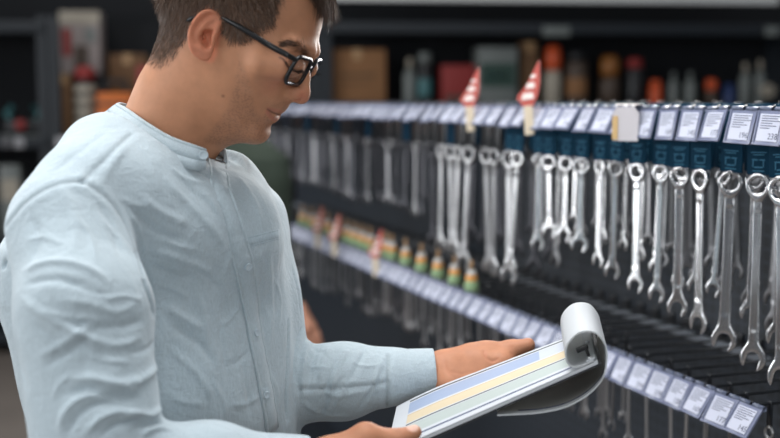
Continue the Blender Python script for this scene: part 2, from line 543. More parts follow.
# ---- hands
def f_hands(P):
    # left hand, palm up under the far edge of the pad, thumb along the edge
    w0 = pt(415, 376, 1.50)
    f = sd_chain(P, [lerp(ELL, WRL, 0.6), w0, pt(441, 371, 1.505)], [0.033, 0.0275, 0.026], 0.015)
    palm = sd_chain(P, [pt(451, 371, 1.50), pt(473, 366.5, 1.492), pt(500, 364, 1.48)], [0.0255, 0.0275, 0.020], 0.02)
    palm = smin(palm, sd_chain(P, [pt(450, 386, 1.475), pt(476, 383, 1.47)], [0.019, 0.017], 0.02), 0.02)
    f = smin(f, palm, 0.022)
    th = sd_chain(P, [pt(458, 366, 1.50), pt(487, 354.5, 1.497), pt(511, 350.2, 1.493), pt(528.2, 344.8, 1.488)], [0.021, 0.0172, 0.0126, 0.0096], 0.010)
    f = smin(f, th, 0.010)
    tips = [((503, 370), (516, 373), (522, 378), 1.462), ((497, 378), (511, 382), (515, 389), 1.445), ((488, 385), (501, 391), (504, 398), 1.43), ((478, 390), (489, 398), (490, 405), 1.415)]
    for i, (k, m, t, d) in enumerate(tips):
        f = smin(f, sd_chain(P, [pt(478 - 4 * i, 372 + 4 * i, 1.492 - 0.006 * i), pt(*k, d + .012), pt(*m, d - 0.008), pt(*t, d - 0.032)], [0.011, 0.0098, 0.0088, 0.0072], 0.004), 0.006)
    # right hand, thumb on top of the near corner, fingers under the pad
    g = sd_chain(P, [lerp(ELR, WRR, 0.7), WRR, pt(325, 467, 1.215)], [0.034, 0.0285, 0.027], 0.015)
    g = smin(g, sd_chain(P, [pt(335, 462, 1.22), pt(362, 456, 1.228), pt(388, 458, 1.24)], [0.028, 0.026, 0.017], 0.02), 0.02)
    g = smin(g, sd_chain(P, [pt(336, 456, 1.213), pt(366, 437, 1.216), pt(395, 439.2, 1.224), pt(414.3, 432.2, 1.232)], [0.019, 0.0150, 0.0104, 0.0085], 0.008), 0.009)
    for i in range(4):
        k = pt(392 - 6 * i, 462 + 9 * i, 1.250 - 0.006 * i); m = pt(424 - 8 * i, 462 + 9 * i, 1.275 - 0.004 * i); t = pt(446 - 9 * i, 452 + 8 * i, 1.30 - 0.002 * i)
        g = smin(g, sd_chain(P, [pt(362, 460 + 3 * i, 1.235), k, m, t], [0.013, 0.0100, 0.0088, 0.0072], 0.004), 0.006)
    return np.minimum(f, g)

# ---- legs (below the frame)
HIP = TC * np.array([1, 1, 0])
LEGS = []
for s in (-1, 1):
    hipj = HIP + TL * 0.095 * s + np.array([0, 0, 0.92]); foot = HIP + TL * 0.11 * s + np.array([0, 0, 0.09])
    LEGS.append((hipj, lerp(hipj, foot, 0.52) + TN * 0.015, foot))
def f_legs(P, g=0.0):
    f = None
    for a, b, c in LEGS:
        e = sd_chain(P, [a, b, c], [0.092 + g, 0.062 + g, 0.046 + g * 1.6], 0.02)
        f = e if f is None else smin(f, e, 0.01)
    return smin(f, sd_ell(P, HIP + np.array([0, 0, 0.93]), (0.15 + g, 0.15 + g, 0.12)), 0.04)
def f_body(P):
    t = np.maximum(smin(f_shirt(P) + 0.014, f_legs(P), 0.03), P[:, 2] - 1.44)
    h = smin(f_head(P), f_neck(P), 0.022)
    return np.minimum(smin(h, t, 0.02), f_hands(P))

def grid(F, lo, hi, h, sm=1):
    V, Fc = surface_nets(F, lo, hi, h)
    return smooth_verts(V, Fc, sm, 0.5), Fc


BASE = np.array([TC[0], TC[1], 0.0])
BASEW = to_world(BASE)
person = empty('person', BASEW, 0, 'man in a pale blue band-collar shirt and black glasses reading a sample pad', 'person')
def put(name, V, F, mat, parent=person, smooth=True, rgb=None):
    """heading-frame vertices -> mesh object under the person"""
    me = np_mesh(name, to_world(V) - BASEW, F, smooth)
    if rgb is not None: color_attr(me, rgb)
    return link(name, me, mat, parent)
def putmb(name, mb, mat, parent=person):
    V = to_world(np.array(mb.v)) - BASEW
    mb.v = [tuple(v) for v in V]
    return mb.build(name, mat, parent)

HRES = 0.0026 if FAST else 0.0017
headV, headF = grid(lambda P: smin(f_head(P), f_neck(P), 0.022), HO + np.array([-0.20, -0.14, -0.18]), HO + np.array([0.17, 0.15, 0.17]), HRES)
# fine creases, placed on the face where they are seen (both sides)
X, hwv = hpx(headV); hN = vert_normals(headV, headF)
def crease(pts, amp, wid):
    d, t = seg_dist(X, spline(pts, 5)); return amp * np.exp(-(d / wid) ** 2) * np.sqrt(np.clip(np.sin(np.pi * np.clip(t, 0.02, 0.98)), 0, 1))
amp = np.zeros(len(headV))
amp += crease([(285, 97), (279, 102), (271, 106), (264, 111)], -0.0004, 2.4)      # nasolabial fold
amp += crease([(284, 59.5), (289, 67), (297, 70.5), (302, 70)], -0.0009, 1.0)    # closed lid line
amp += crease([(281, 56), (287, 58), (295, 59), (302, 60)], -0.0007, 1.1)         # lid fold
amp += crease([(268, 109.5), (265.5, 110.5), (263.5, 112.5)], -0.0008, 1.3)       # mouth corner
amp += crease([(291, 89), (288.5, 93), (289.5, 98)], -0.0008, 1.3)                # wing of the nose
headV = headV + hN * amp[:, None]
# skin colour by place
SKIN = np.array(srgb(190, 135, 102)[:3]); 
def mixc(c, col, w): return c * (1 - w[:, None]) + np.array(col[:3]) * w[:, None]
rgb = np.tile(SKIN, (len(headV), 1))
def blob(x, y, rx, ry): return np.exp(-(((X[:, 0] - x) / rx) ** 2 + ((X[:, 1] - y) / ry) ** 2))
ha, hb, hwv = hmm(headV)
near = np.clip((np.abs(hwv) - 0.02) / 0.02, 0, 1)
rgb = mixc(rgb, srgb(205, 132, 104), 0.55 * blob(276, 84, 16, 12) * near)
rgb = mixc(rgb, srgb(208, 128, 104), 0.6 * blob(303, 97, 9, 9))
earw = np.clip((bil(ES, ha, hb) + 0.003) / 0.004, 0, 1) * (np.abs(hwv) > 0.062)
rgb = mixc(rgb, srgb(212, 132, 102), 0.7 * earw)
d, _ = seg_dist(X, spline([(280.5, 111.5), (275, 110.5), (268.5, 109)], 5)); lip = np.exp(-(d / 2.0) ** 4)
d, _ = seg_dist(X, spline([(275.5, 119), (271.5, 117.5), (267.5, 112)], 5)); lip = np.maximum(lip, np.exp(-(d / 2.4) ** 4))
lip *= (np.abs(hwv) < 0.032) & (ha > 0.0)
rgb = mixc(rgb, srgb(176, 108, 92), 0.6 * lip)
d, _ = seg_dist(X, spline([(280, 114.8), (274.5, 113.2), (267.5, 109.5)], 5))
rgb = mixc(rgb, srgb(86, 44, 40), 0.75 * np.exp(-(d / 0.9) ** 2) * (np.abs(hwv) < 0.034) * (ha > 0.0))
# beard shadow: fine dark stubble
SP1 = [(240, 62), (236, 80), (232, 100), (222, 118), (205, 140), (225, 150), (262, 146), (272, 132), (272, 121), (266, 113), (262, 118), (255, 112), (252, 95), (247, 75)]
SP2 = [(292, 103), (284, 101), (272, 106), (266, 108), (270, 112), (280, 114), (288, 110)]
st = np.clip(poly_sd(X, np.array(SP1)) / 5 + 0.6, 0, 1); st = np.maximum(st, np.clip(poly_sd(X, np.array(SP2)) / 3 + 0.5, 0, 1) * 0.9)
st *= 1 - lip
rn = RNG.random(len(headV))
rgb = mixc(rgb, srgb(120, 90, 76), st * (0.20 + 0.30 * (rn > 0.72)))
# lashes, brow and scalp under the hair
d, _ = seg_dist(X, spline([(280, 57.5), (284, 60), (289, 67.5), (297, 71), (302.5, 70)], 5))
rgb = mixc(rgb, srgb(52, 34, 28), 0.85 * np.exp(-(d / 1.1) ** 2) * (np.abs(hwv) > 0.012))
rgb = mixc(rgb, srgb(150, 98, 80), 0.45 * blob(291, 61, 10, 6) * (np.abs(hwv) > 0.012))
BROW = [(283, 45), (290, 43.5), (299, 46.5), (308, 52.5)]
d, _ = seg_dist(X, spline(BROW, 5)); rgb = mixc(rgb, srgb(92, 66, 52), 0.4 * np.exp(-(d / 2.4) ** 2) * (np.abs(hwv) > 0.008))
rgb = mixc(rgb, srgb(88, 56, 44), 0.8 * blob(223, 96, 1.5, 1.3) * (hwv < 0))     # a mole on the jaw
SCALP = np.array([(120, 60), (146, 64), (158, 70), (168, 66), (177, 55), (181, 46), (188, 36), (192, 26), (197, 14), (205, 6), (213, 4), (219, 9), (221, 18), (222, 27), (225, 33), (229, 41), (236, 43), (243, 43), (250, 38), (256, 33), (264, 28), (272, 24), (277, 13), (277, 2), (281, -14), (292, -24), (304, -14), (316, 6), (330, 12), (370, -10), (370, -200), (100, -200), (100, 60)], float)
ssd = poly_sd(X, SCALP)
napev = np.clip((X[:, 1] - 38) / 30, 0, 1) * (X[:, 0] < 200)
scal = np.clip(ssd / (6 + 12 * napev) + 0.4 - 0.2 * napev, 0, 1) * (1 - 0.35 * napev) * (1 - earw)
rgb = mixc(rgb, srgb(94, 68, 54), 0.85 * scal)

# hands and the part of the forearm inside the cuffs
LO = pt(455, 380, 1.46); RO = pt(370, 462, 1.24)
h1V, h1F = grid(f_hands, LO - np.array([0.10, 0.12, 0.08]), LO + np.array([0.14, 0.09, 0.09]), HRES)
h2V, h2F = grid(f_hands, RO - np.array([0.12, 0.09, 0.09]), RO + np.array([0.13, 0.14, 0.09]), HRES)
trV, trF = grid(lambda P: np.maximum(smin(f_shirt(P) + 0.014, f_legs(P), 0.03), P[:, 2] - 1.412), (-0.75, 1.0, 0.04), (0.12, 1.75, 1.47), 0.010)
# keep the trunk piece out of the cuffs, where the fine hand pieces go on
keepv = np.ones(len(trV), bool)
for W, E in ((WRL, ELL), (WRR, ELR)):
    dv = (W - E) / np.linalg.norm(W - E); keepv &= ~(((trV - W) @ dv > -0.045) & (np.linalg.norm(trV - W, axis=1) < 0.12))
trF = trF[keepv[trF].all(1)]

def nails(V, rgb, tips, vert_normals_cache):
    for c, r, nrm in tips:
        q = V - c; dist = np.linalg.norm(q, axis=1)
        w = np.clip(1 - (dist / r) ** 6, 0, 1) * np.clip((vert_normals_cache @ nrm - 0.35) / 0.2, 0, 1)
        rgb = mixc(rgb, srgb(236, 196, 178), 0.85 * w)
    return rgb
def hand_rgb(V, F):
    r = np.tile(np.array(srgb(188, 131, 100)[:3]), (len(V), 1))
    n = vert_normals(V, F)
    return r
h1c = hand_rgb(h1V, h1F); h2c = hand_rgb(h2V, h2F)
toCam = lambda p: (C0 - p) / np.linalg.norm(C0 - p)
nc = pt(412.5, 426.8, 1.228); h2c = nails(h2V, h2c, [(nc, 0.0080, np.array([-0.25, -0.55, 0.8]))], vert_normals(h2V, h2F))
def hand_lines(V, F, lines):
    x, y, _ = project(V); Xp = np.stack([x, y], 1); N = vert_normals(V, F); facing = (N * (C0 - V)).sum(1) > 0
    a = np.zeros(len(V))
    for pts, am, wd in lines:
        d, t = seg_dist(Xp, spline(pts, 5)); a += am * np.exp(-(d / wd) ** 2) * facing
    return V + N * a[:, None], a
h1V, la = hand_lines(h1V, h1F, [([(497, 359), (492, 361), (486, 357), (484, 352)], -0.0012, 1.6), ([(512, 346), (511, 350), (512, 354)], -0.0005, 1.0), ([(509, 346), (508, 350)], -0.0004, 0.9), ([(444, 358), (446, 368), (452, 376), (462, 378)], -0.0004, 2.2), ([(452, 372), (462, 374), (472, 372)], -0.0004, 1.8)])
h1c = mixc(h1c, srgb(176, 108, 82), np.clip(-la / 0.0012, 0, 1) * 0.35)
h2V, la = hand_lines(h2V, h2F, [([(394, 425), (396, 429), (396, 434)], -0.0006, 1.2), ([(397, 425), (399, 430), (399, 434)], -0.0005, 1.0), ([(350, 427), (360, 424), (370, 424)], 0.0007, 2.5)])
h2c = mixc(h2c, srgb(176, 108, 82), np.clip(-la / 0.0012, 0, 1) * 0.35)

allV = np.concatenate([headV, h1V, h2V, trV]); o1 = len(headV); o2 = o1 + len(h1V); o3 = o2 + len(h2V)
allF = np.concatenate([headF, h1F + o1, h2F + o2, trF + o3])
allC = np.concatenate([rgb, h1c, h2c, np.tile(SKIN, (len(trV), 1))])
body = put('body', allV, allF, M_skin, rgb=allC)
# ------------------------------------------------------------------ shirt
M_shirt = bpy.data.materials.new('chambray'); M_shirt.use_nodes = True
def cloth_nodes(m, col, weave=0.25, seam=False):
    nt = m.node_tree; N = nt.nodes; L = nt.links; b = N['Principled BSDF']
    tc = N.new('ShaderNodeTexCoord')
    n1 = N.new('ShaderNodeTexNoise'); n1.inputs['Scale'].default_value = 900; n1.inputs['Detail'].default_value = 2
    n2 = N.new('ShaderNodeTexNoise'); n2.inputs['Scale'].default_value = 14; n2.inputs['Detail'].default_value = 4
    mp = N.new('ShaderNodeMapping'); mp.inputs['Scale'].default_value = (1, 1, 0.18)
    L.new(tc.outputs['Object'], mp.inputs[0]); L.new(mp.outputs[0], n1.inputs['Vector']); L.new(tc.outputs['Object'], n2.inputs['Vector'])
    mr = N.new('ShaderNodeMapRange'); mr.inputs[1].default_value = 0.3; mr.inputs[2].default_value = 0.7; mr.inputs[3].default_value = 0.92; mr.inputs[4].default_value = 1.08
    L.new(n1.outputs['Fac'], mr.inputs[0])
    mr2 = N.new('ShaderNodeMapRange'); mr2.inputs[1].default_value = 0.3; mr2.inputs[2].default_value = 0.7; mr2.inputs[3].default_value = 0.96; mr2.inputs[4].default_value = 1.04
    L.new(n2.outputs['Fac'], mr2.inputs[0])
    mu = N.new('ShaderNodeMath'); mu.operation = 'MULTIPLY'; L.new(mr.outputs[0], mu.inputs[0]); L.new(mr2.outputs[0], mu.inputs[1])
    if seam:
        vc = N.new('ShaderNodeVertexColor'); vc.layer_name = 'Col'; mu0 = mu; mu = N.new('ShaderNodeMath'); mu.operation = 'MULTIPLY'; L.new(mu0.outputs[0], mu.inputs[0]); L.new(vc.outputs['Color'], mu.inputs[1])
    sc = N.new('ShaderNodeVectorMath'); sc.operation = 'SCALE'; sc.inputs[0].default_value = col[:3]; L.new(mu.outputs[0], sc.inputs['Scale'])
    L.new(sc.outputs[0], b.inputs['Base Color'])
    b.inputs['Roughness'].default_value = 0.85; b.inputs['Specular IOR Level'].default_value = 0.2
    b.inputs['Sheen Weight'].default_value = 0.25
    n3 = N.new('ShaderNodeTexNoise'); n3.inputs['Scale'].default_value = 45; n3.inputs['Detail'].default_value = 4; n3.inputs['Roughness'].default_value = 0.55
    L.new(tc.outputs['Object'], n3.inputs['Vector'])
    # fine crumple: ridged noise, stretched two ways
    hsum = None
    for sc_, st_, am_ in ((34, (1, 1, 0.4), 1.0), (80, (0.6, 1, 1.0), 0.45)):
        mpp = N.new('ShaderNodeMapping'); mpp.inputs['Scale'].default_value = st_; mpp.inputs['Rotation'].default_value = (0.5, 0.4, 0.3)
        L.new(tc.outputs['Object'], mpp.inputs[0])
        nn = N.new('ShaderNodeTexNoise'); nn.inputs['Scale'].default_value = sc_; nn.inputs['Detail'].default_value = 2.5; nn.inputs['Distortion'].default_value = 0.6
        L.new(mpp.outputs[0], nn.inputs['Vector'])
        s1 = N.new('ShaderNodeMath'); s1.operation = 'SUBTRACT'; L.new(nn.outputs['Fac'], s1.inputs[0]); s1.inputs[1].default_value = 0.5
        s2 = N.new('ShaderNodeMath'); s2.operation = 'ABSOLUTE'; L.new(s1.outputs[0], s2.inputs[0])
        s3 = N.new('ShaderNodeMath'); s3.operation = 'MULTIPLY'; L.new(s2.outputs[0], s3.inputs[0]); s3.inputs[1].default_value = -2.0 * am_
        if hsum is None: hsum = s3
        else:
            s4 = N.new('ShaderNodeMath'); s4.operation = 'ADD'; L.new(hsum.outputs[0], s4.inputs[0]); L.new(s3.outputs[0], s4.inputs[1]); hsum = s4
    bp = N.new('ShaderNodeBump'); bp.inputs['Strength'].default_value = 0.34; bp.inputs['Distance'].default_value = 0.006
    L.new(hsum.outputs[0], bp.inputs['Height'])
    bp2 = N.new('ShaderNodeBump'); bp2.inputs['Strength'].default_value = weave; bp2.inputs['Distance'].default_value = 0.0006
    L.new(n1.outputs['Fac'], bp2.inputs['Height']); L.new(bp.outputs[0], bp2.inputs['Normal']); L.new(bp2.outputs[0], b.inputs['Normal'])
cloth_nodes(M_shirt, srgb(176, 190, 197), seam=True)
M_shirt_dark = bpy.data.materials.new('chambray_seam'); M_shirt_dark.use_nodes = True
cloth_nodes(M_shirt_dark, srgb(170, 185, 193))
M_button = material('button', srgb(178, 192, 200), rough=0.3, noise=0.05)
M_dark = material('dark_void', srgb(20, 24, 30), rough=0.9, noise=0.1)

CB = [(205.5, 162, 1.293), (193, 161, 1.284), (165, 152, 1.282), (138, 138, 1.298), (118, 123, 1.335), (107.5, 112, 1.392), (114, 112, 1.455), (146, 124, 1.49), (190, 142, 1.495), (222, 156, 1.465), (227, 161, 1.415), (226, 168, 1.38)]
_cb = np.array([pt(*q) for q in CB]); CPC = _cb.mean(0); CPN = np.linalg.svd(_cb - CPC)[2][2]; CPN = CPN * np.sign(CPN[2])
def f_shirt_cut(P):
    # open at the neck under the collar band
    s = f_shirt(P)
    q = P - CPC
    disc_ = np.sqrt((q ** 2).sum(1) - (q @ CPN) ** 2)
    s = np.maximum(s, -np.maximum(-(q @ CPN) - 0.001, disc_ - 0.105))       # nothing above the foot of the collar
    return np.maximum(s, -np.maximum(-(q @ CPN) - 0.022, disc_ - 0.055))    # hollow inside it
shV, shF = grid(f_shirt_cut, (-0.72, 0.98, 0.80), (0.10, 1.74, 1.56), 0.0055 if FAST else 0.0025, 3)

def bvh_of(V, F): return BVHTree.FromPolygons([Vector(v) for v in V], [list(map(int, f)) for f in F])
def cast(bvh, px, py, lift=0.0):
    r = ray(px, py); r = r / np.linalg.norm(r)
    h, n, i, dd = bvh.ray_cast(Vector(C0), Vector(r), 6.0)
    if h is None: return None
    if n.dot(Vector(r)) > 0: n = -n
    return np.array(h) + np.array(n) * lift, np.array(n)
def on_cloth(bvh, L, n=6, lift=0.0):
    out = []; nn = []
    for x, y in (spline(L, n) if len(L) > 2 else spline([L[0], lerp(L[0], L[1], 0.5), L[1]], n)):
        c = cast(bvh, x, y, lift)
        if c is not None and (not out or np.linalg.norm(c[0] - out[-1]) < 0.08): out.append(c[0]); nn.append(c[1])
    return np.array(out), np.array(nn)
B0 = bvh_of(shV, shF)
# folds: (pixels, height in mm, width in mm)
FOLDS = [
 # near sleeve
 ([(6, 262), (14, 282), (18, 312), (28, 350), (40, 395), (52, 436)], -5.5, 9),
 ([(22, 270), (50, 262), (85, 268), (110, 282)], 2.2, 7), ([(24, 284), (55, 280), (95, 288)], -1.8, 7),
 ([(20, 300), (50, 318), (80, 334), (110, 352)], 2.0, 8), ([(40, 356), (62, 344), (82, 330), (100, 322)], 2.4, 6), ([(44, 366), (70, 352), (92, 336)], -2.0, 6),
 ([(68, 326), (90, 338), (118, 345), (140, 338)], 2.2, 7), ([(60, 318), (90, 326), (125, 326), (146, 318)], -1.8, 8),
 ([(66, 380), (90, 378), (118, 384), (140, 380), (156, 366)], 3.0, 7), ([(64, 394), (90, 390), (115, 396), (138, 398)], -3.2, 7),
 ([(60, 432), (66, 412), (84, 396), (110, 392)], 3.0, 6), ([(68, 436), (78, 416), (98, 404), (122, 404)], -3.0, 5),
 ([(84, 438), (98, 420), (120, 412), (140, 414)], 3.0, 5), ([(100, 438), (112, 426), (132, 420), (146, 420)], -3.0, 4),
 ([(120, 386), (134, 390), (134, 376)], 2.2, 5), ([(118, 420), (134, 414), (148, 416), (158, 408)], 3.5, 5),
 ([(134, 428), (148, 424), (160, 424)], -3.0, 4), ([(140, 436), (152, 430), (172, 432)], 2.5, 4),
 ([(56, 182), (70, 205), (76, 235), (70, 262)], 1.6, 12), ([(95, 200), (112, 225), (122, 255)], -1.6, 10), ([(30, 215), (36, 240), (30, 262)], -1.5, 10),
 ([(100, 215), (130, 250), (146, 285)], 1.5, 9),
 ([(14, 330), (18, 360), (28, 390)], -1.5, 6), ([(60, 300), (90, 304), (118, 312), (140, 300)], 1.4, 7),
 # sleeve against the chest
 ([(143, 278), (152, 300), (160, 330), (162, 360), (158, 392), (156, 404)], -12.0, 7),
 ([(136, 250), (143, 278)], -5.0, 6),
 # front
 ([(132, 208), (150, 226), (168, 236), (186, 240)], -2.0, 8), ([(140, 196), (160, 212), (190, 226)], 1.8, 9), ([(150, 250), (172, 256), (196, 266), (214, 274)], 1.8, 8), ([(148, 264), (170, 274), (194, 280)], -2.0, 8),
 ([(165, 180), (190, 205), (212, 230), (228, 252)], 1.5, 9), ([(176, 176), (200, 198), (220, 222)], -1.3, 8),
 ([(164, 306), (184, 318), (206, 330)], 2.0, 9), ([(168, 324), (186, 334), (204, 348), (216, 370)], -1.8, 9), ([(172, 350), (196, 372), (212, 400)], 1.5, 9),
 ([(226, 300), (222, 340), (228, 380)], -1.3, 9), ([(196, 290), (206, 320), (206, 350)], 1.2, 9), ([(240, 330), (244, 380), (252, 420)], -1.2, 7),
 ([(236, 176), (252, 200), (262, 228)], 1.3, 8), ([(268, 250), (272, 290), (272, 340)], 1.5, 8), ([(260, 262), (264, 310), (268, 360)], -1.4, 7),
 # shoulder
 ([(110, 130), (84, 150), (52, 176)], -1.2, 9), ([(124, 146), (108, 172), (98, 190)], 1.2, 8),
 # far sleeve
 ([(287, 320), (287, 350), (285, 385), (286, 420)], -8.0, 5),
 ([(304, 326), (298, 344), (294, 366), (296, 390)], -3.5, 5), ([(314, 334), (306, 352), (302, 376), (302, 398)], 3.0, 6), ([(322, 342), (314, 358), (310, 380)], -2.6, 5),
 ([(330, 346), (322, 366), (320, 384)], 2.6, 6), ([(350, 346), (338, 366), (332, 392), (326, 412)], 2.5, 6), ([(342, 352), (330, 378), (322, 404)], -2.6, 6),
 ([(366, 350), (352, 376), (340, 400)], -2.2, 6), ([(376, 384), (366, 398), (358, 410)], -2.5, 5), ([(384, 356), (378, 370), (372, 392), (366, 406)], 1.8, 5),
 ([(300, 400), (320, 412), (350, 416)], 1.5, 6), ([(292, 262), (298, 290), (302, 316)], -1.6, 6), ([(306, 328), (312, 328), (318, 336)], 3.0, 5), ([(128, 210), (140, 232), (146, 258)], 1.5, 6), ([(118, 196), (132, 204), (150, 208)], 1.2, 5),
 ([(44, 310), (70, 318), (96, 318)], 1.4, 4), ([(30, 322), (48, 334), (64, 352)], -1.3, 4), ([(84, 352), (104, 360), (130, 362)], 1.4, 4), ([(52, 398), (60, 384), (74, 372)], 1.6, 4), ([(104, 300), (122, 296), (142, 300)], 1.3, 4),
 ([(60, 276), (84, 290), (112, 294)], -1.2, 4), ([(24, 240), (44, 236), (66, 246)], 1.2, 5), ([(74, 214), (90, 236), (96, 262)], 1.2, 5), ([(128, 354), (144, 350), (156, 340)], -1.5, 4),
 ([(160, 236), (178, 246), (200, 250)], 1.2, 4), ([(156, 284), (176, 290), (192, 300)], 1.2, 4), ([(170, 396), (184, 402), (204, 404)], 1.0, 5), ([(188, 264), (206, 276), (222, 292)], -1.1, 4), ([(210, 380), (222, 400), (226, 430)], 1.2, 5),
 ([(200, 190), (212, 204), (220, 222)], 1.2, 4), ([(168, 166), (186, 178), (204, 184)], 1.2, 5), ([(190, 168), (206, 176), (216, 188)], -1.0, 4), ([(258, 250), (262, 270), (258, 290)], 1.0, 4), ([(276, 280), (280, 300), (278, 330)], 1.0, 4),
 ([(296, 356), (312, 366), (330, 368)], 1.2, 4), ([(352, 378), (340, 396), (330, 416)], 2.4, 5), ([(344, 376), (330, 396), (320, 416)], -2.6, 5), ([(308, 332), (304, 352), (300, 380)], 2.6, 4), ([(318, 340), (312, 360), (308, 390)], -2.4, 4), ([(384, 366), (378, 384), (370, 402)], -1.6, 4), ([(324, 392), (340, 396), (360, 392)], 1.2, 4), ([(352, 360), (364, 366), (380, 364)], 1.2, 4), ([(310, 346), (322, 352), (330, 362)], -1.2, 4), ([(214, 172), (218, 196), (224, 214), (231, 238), (239, 268), (246, 304), (251, 340), (257, 374), (262, 404), (266, 434)], -3.2, 4),
 ([(234, 240), (228, 262), (222, 280)], 1.3, 5), ([(243, 300), (232, 318), (220, 326)], 1.2, 5), ([(250, 350), (238, 362), (226, 366)], -1.2, 5), ([(258, 396), (244, 404), (230, 404)], 1.2, 5),
 ([(262, 300), (270, 320), (270, 350)], 1.3, 5), ([(268, 372), (276, 390), (276, 420)], 1.3, 5),
]
SEAMS = [
 [(131, 134), (118, 146), (100, 164), (82, 182)],
 [(82, 182), (62, 183), (40, 192), (22, 206), (6, 226), (0, 236)],
 [(82, 182), (100, 192), (114, 206), (126, 226), (134, 246), (140, 266), (144, 282)],
 [(388, 356), (387, 380), (387, 410)],
 [(300, 389), (330, 388), (362, 386), (386, 382)],
]
def apply_folds(V, F, bvh):
    N = vert_normals(V, F); am = np.zeros(len(V))
    for pts, h, w in FOLDS:
        P, n = on_cloth(bvh, pts)
        if len(P) < 2: continue
        w = w * 0.56e-3; h = h * 1.5e-3
        lo = P.min(0) - 4 * w; hi = P.max(0) + 4 * w
        m = ((V > lo) & (V < hi)).all(1)
        if not m.any(): continue
        d, t = seg_dist(V[m], P)
        end = np.clip(np.minimum(t, 1 - t) / 0.22, 0, 1); end = end * end * (3 - 2 * end)
        same = np.clip((N[m] @ n.mean(0)) * 1.5 + 0.6, 0, 1)
        am[m] += h * np.exp(-(d / w) ** 2) * (0.25 + 0.75 * end) * np.where((t <= 0) | (t >= 1), np.exp(-(d / (w * .8)) ** 2), 1) * same
    V = V + N * am[:, None]
    # broad soft unevenness of worn cloth
    q = V * 1.0
    u = np.zeros(len(V))
    rs = np.random.default_rng(3)
    for s, a in ((26, 0.0010), (48, 0.0008), (85, 0.0005)):
        for _ in range(5):
            k = rs.normal(size=3); k = k / np.linalg.norm(k) * s * rs.uniform(0.7, 1.3)
            u += a * np.sin(q @ k + rs.uniform(0, 6.28) + 1.6 * np.sin(q @ rs.normal(size=3) * 18))
    return V + N * (u * 0.6)[:, None]
shV = apply_folds(shV, shF, B0)
shV = smooth_verts(shV, shF, 1, 0.4)
B1 = bvh_of(shV, shF)
# seams: a narrow sunken line with a raised welt beside it
N = vert_normals(shV, shF); am = np.zeros(len(shV))
seamP = []
for pts in SEAMS:
    P, n = on_cloth(B1, pts); seamP.append((P, n))
    d, t = seg_dist(shV, P); am += -0.0016 * np.exp(-(d / 0.0024) ** 2)
    am += 0.0006 * np.exp(-((d - 0.008) / 0.0045) ** 2)
shV = shV + N * am[:, None]
B1 = bvh_of(shV, shF)
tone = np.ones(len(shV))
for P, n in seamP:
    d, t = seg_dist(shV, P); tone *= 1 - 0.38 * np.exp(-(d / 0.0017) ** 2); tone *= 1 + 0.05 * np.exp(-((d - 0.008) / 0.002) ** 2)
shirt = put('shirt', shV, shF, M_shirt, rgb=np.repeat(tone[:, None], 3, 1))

def strip(pts, half, thick, lift, n=6, bvh=None, closed=False):
    """a flat band of cloth laid along pixels pts"""
    P, nn = on_cloth(bvh or B1, pts, n)
    m = len(P); V = []; F = []
    # steady the normals
    for _ in range(6): nn = np.vstack([nn[:1], (nn[:-2] + nn[1:-1] * 2 + nn[2:]) / 4, nn[-1:]])
    for _ in range(4): P = np.vstack([P[:1], (P[:-2] + P[1:-1] * 2 + P[2:]) / 4, P[-1:]])
    for i in range(m):
        t = P[min(i + 1, m - 1)] - P[max(i - 1, 0)]; t /= np.linalg.norm(t)
        s = np.cross(nn[i], t); s /= np.linalg.norm(s)
        hw_ = half if not hasattr(half, '__len__') else half[0] + (half[1] - half[0]) * i / (m - 1)
        prof_ = [(-1, -0.004), (-1, thick * .7), (-0.94, thick), (-0.80, thick * .98), (-0.74, thick * .45), (-0.68, thick * .98), (0, thick), (0.68, thick * .98), (0.74, thick * .45), (0.80, thick * .98), (0.94, thick), (1, thick * .7), (1, -0.004)]
        if half == 0.0135: prof_ = [(a, h + (0.0005 * math.sin(i * 1.9) + 0.0004 * math.sin(i * 3.1 + a * 2)) * (h > 0)) for a, h in prof_]
        for a, h in prof_: V.append(P[i] + s * a * hw_ + nn[i] * (h + lift))
    k = 13
    for i in range(m - 1):
        for j in range(k - 1): F.append([i * k + j, i * k + j + 1, (i + 1) * k + j + 1, (i + 1) * k + j])
        F.append([i * k + k - 1, i * k, (i + 1) * k, (i + 1) * k + k - 1])
    F.append(list(range(k))[::-1]); F.append(list(range((m - 1) * k, m * k)))
    V = np.array(V); c = V.mean(0)
    return V, F
# front placket, pocket welt, buttons
PL = [(217, 162), (219, 178), (222, 196), (229, 216), (236, 240), (244, 266), (250, 300), (255, 336), (262, 370), (268, 400), (273, 436)]
M_plain = bpy.data.materials.new('chambray_plain'); M_plain.use_nodes = True; cloth_nodes(M_plain, srgb(176, 190, 197))
V, F = strip(PL, 0.0135, 0.0022, 0.0006, 5); put('placket', V, F, M_plain, shirt)
V, F = strip([(246, 243), (256, 240), (268, 237), (279, 234)], 0.006, 0.0007, 0.0002, 5); put('pocket_welt', V, F, M_shirt_dark, shirt)
def disc(c, n, r, name='button', parent=None):
    n = Vector(n); R = n.to_track_quat('Z', 'Y').to_matrix()
    b = MB(); b.lathe([(r * .6, 0.0004), (r * .95, 0.0004), (r, 0.0012), (r * .93, 0.0022), (r * .7, 0.0020), (r * .55, 0.0014), (r * .2, 0.0013)], c=(0, 0, 0), n=20, rot=R)
    b.v = [tuple(Vector(v) + Vector(c)) for v in b.v]
    return putmb(name, b, M_button, parent or shirt)
for x, y in [(247, 266), (254.5, 333), (264, 395)]:
    c, n = cast(B1, x, y, 0.0032); disc(c, n, 0.0052)

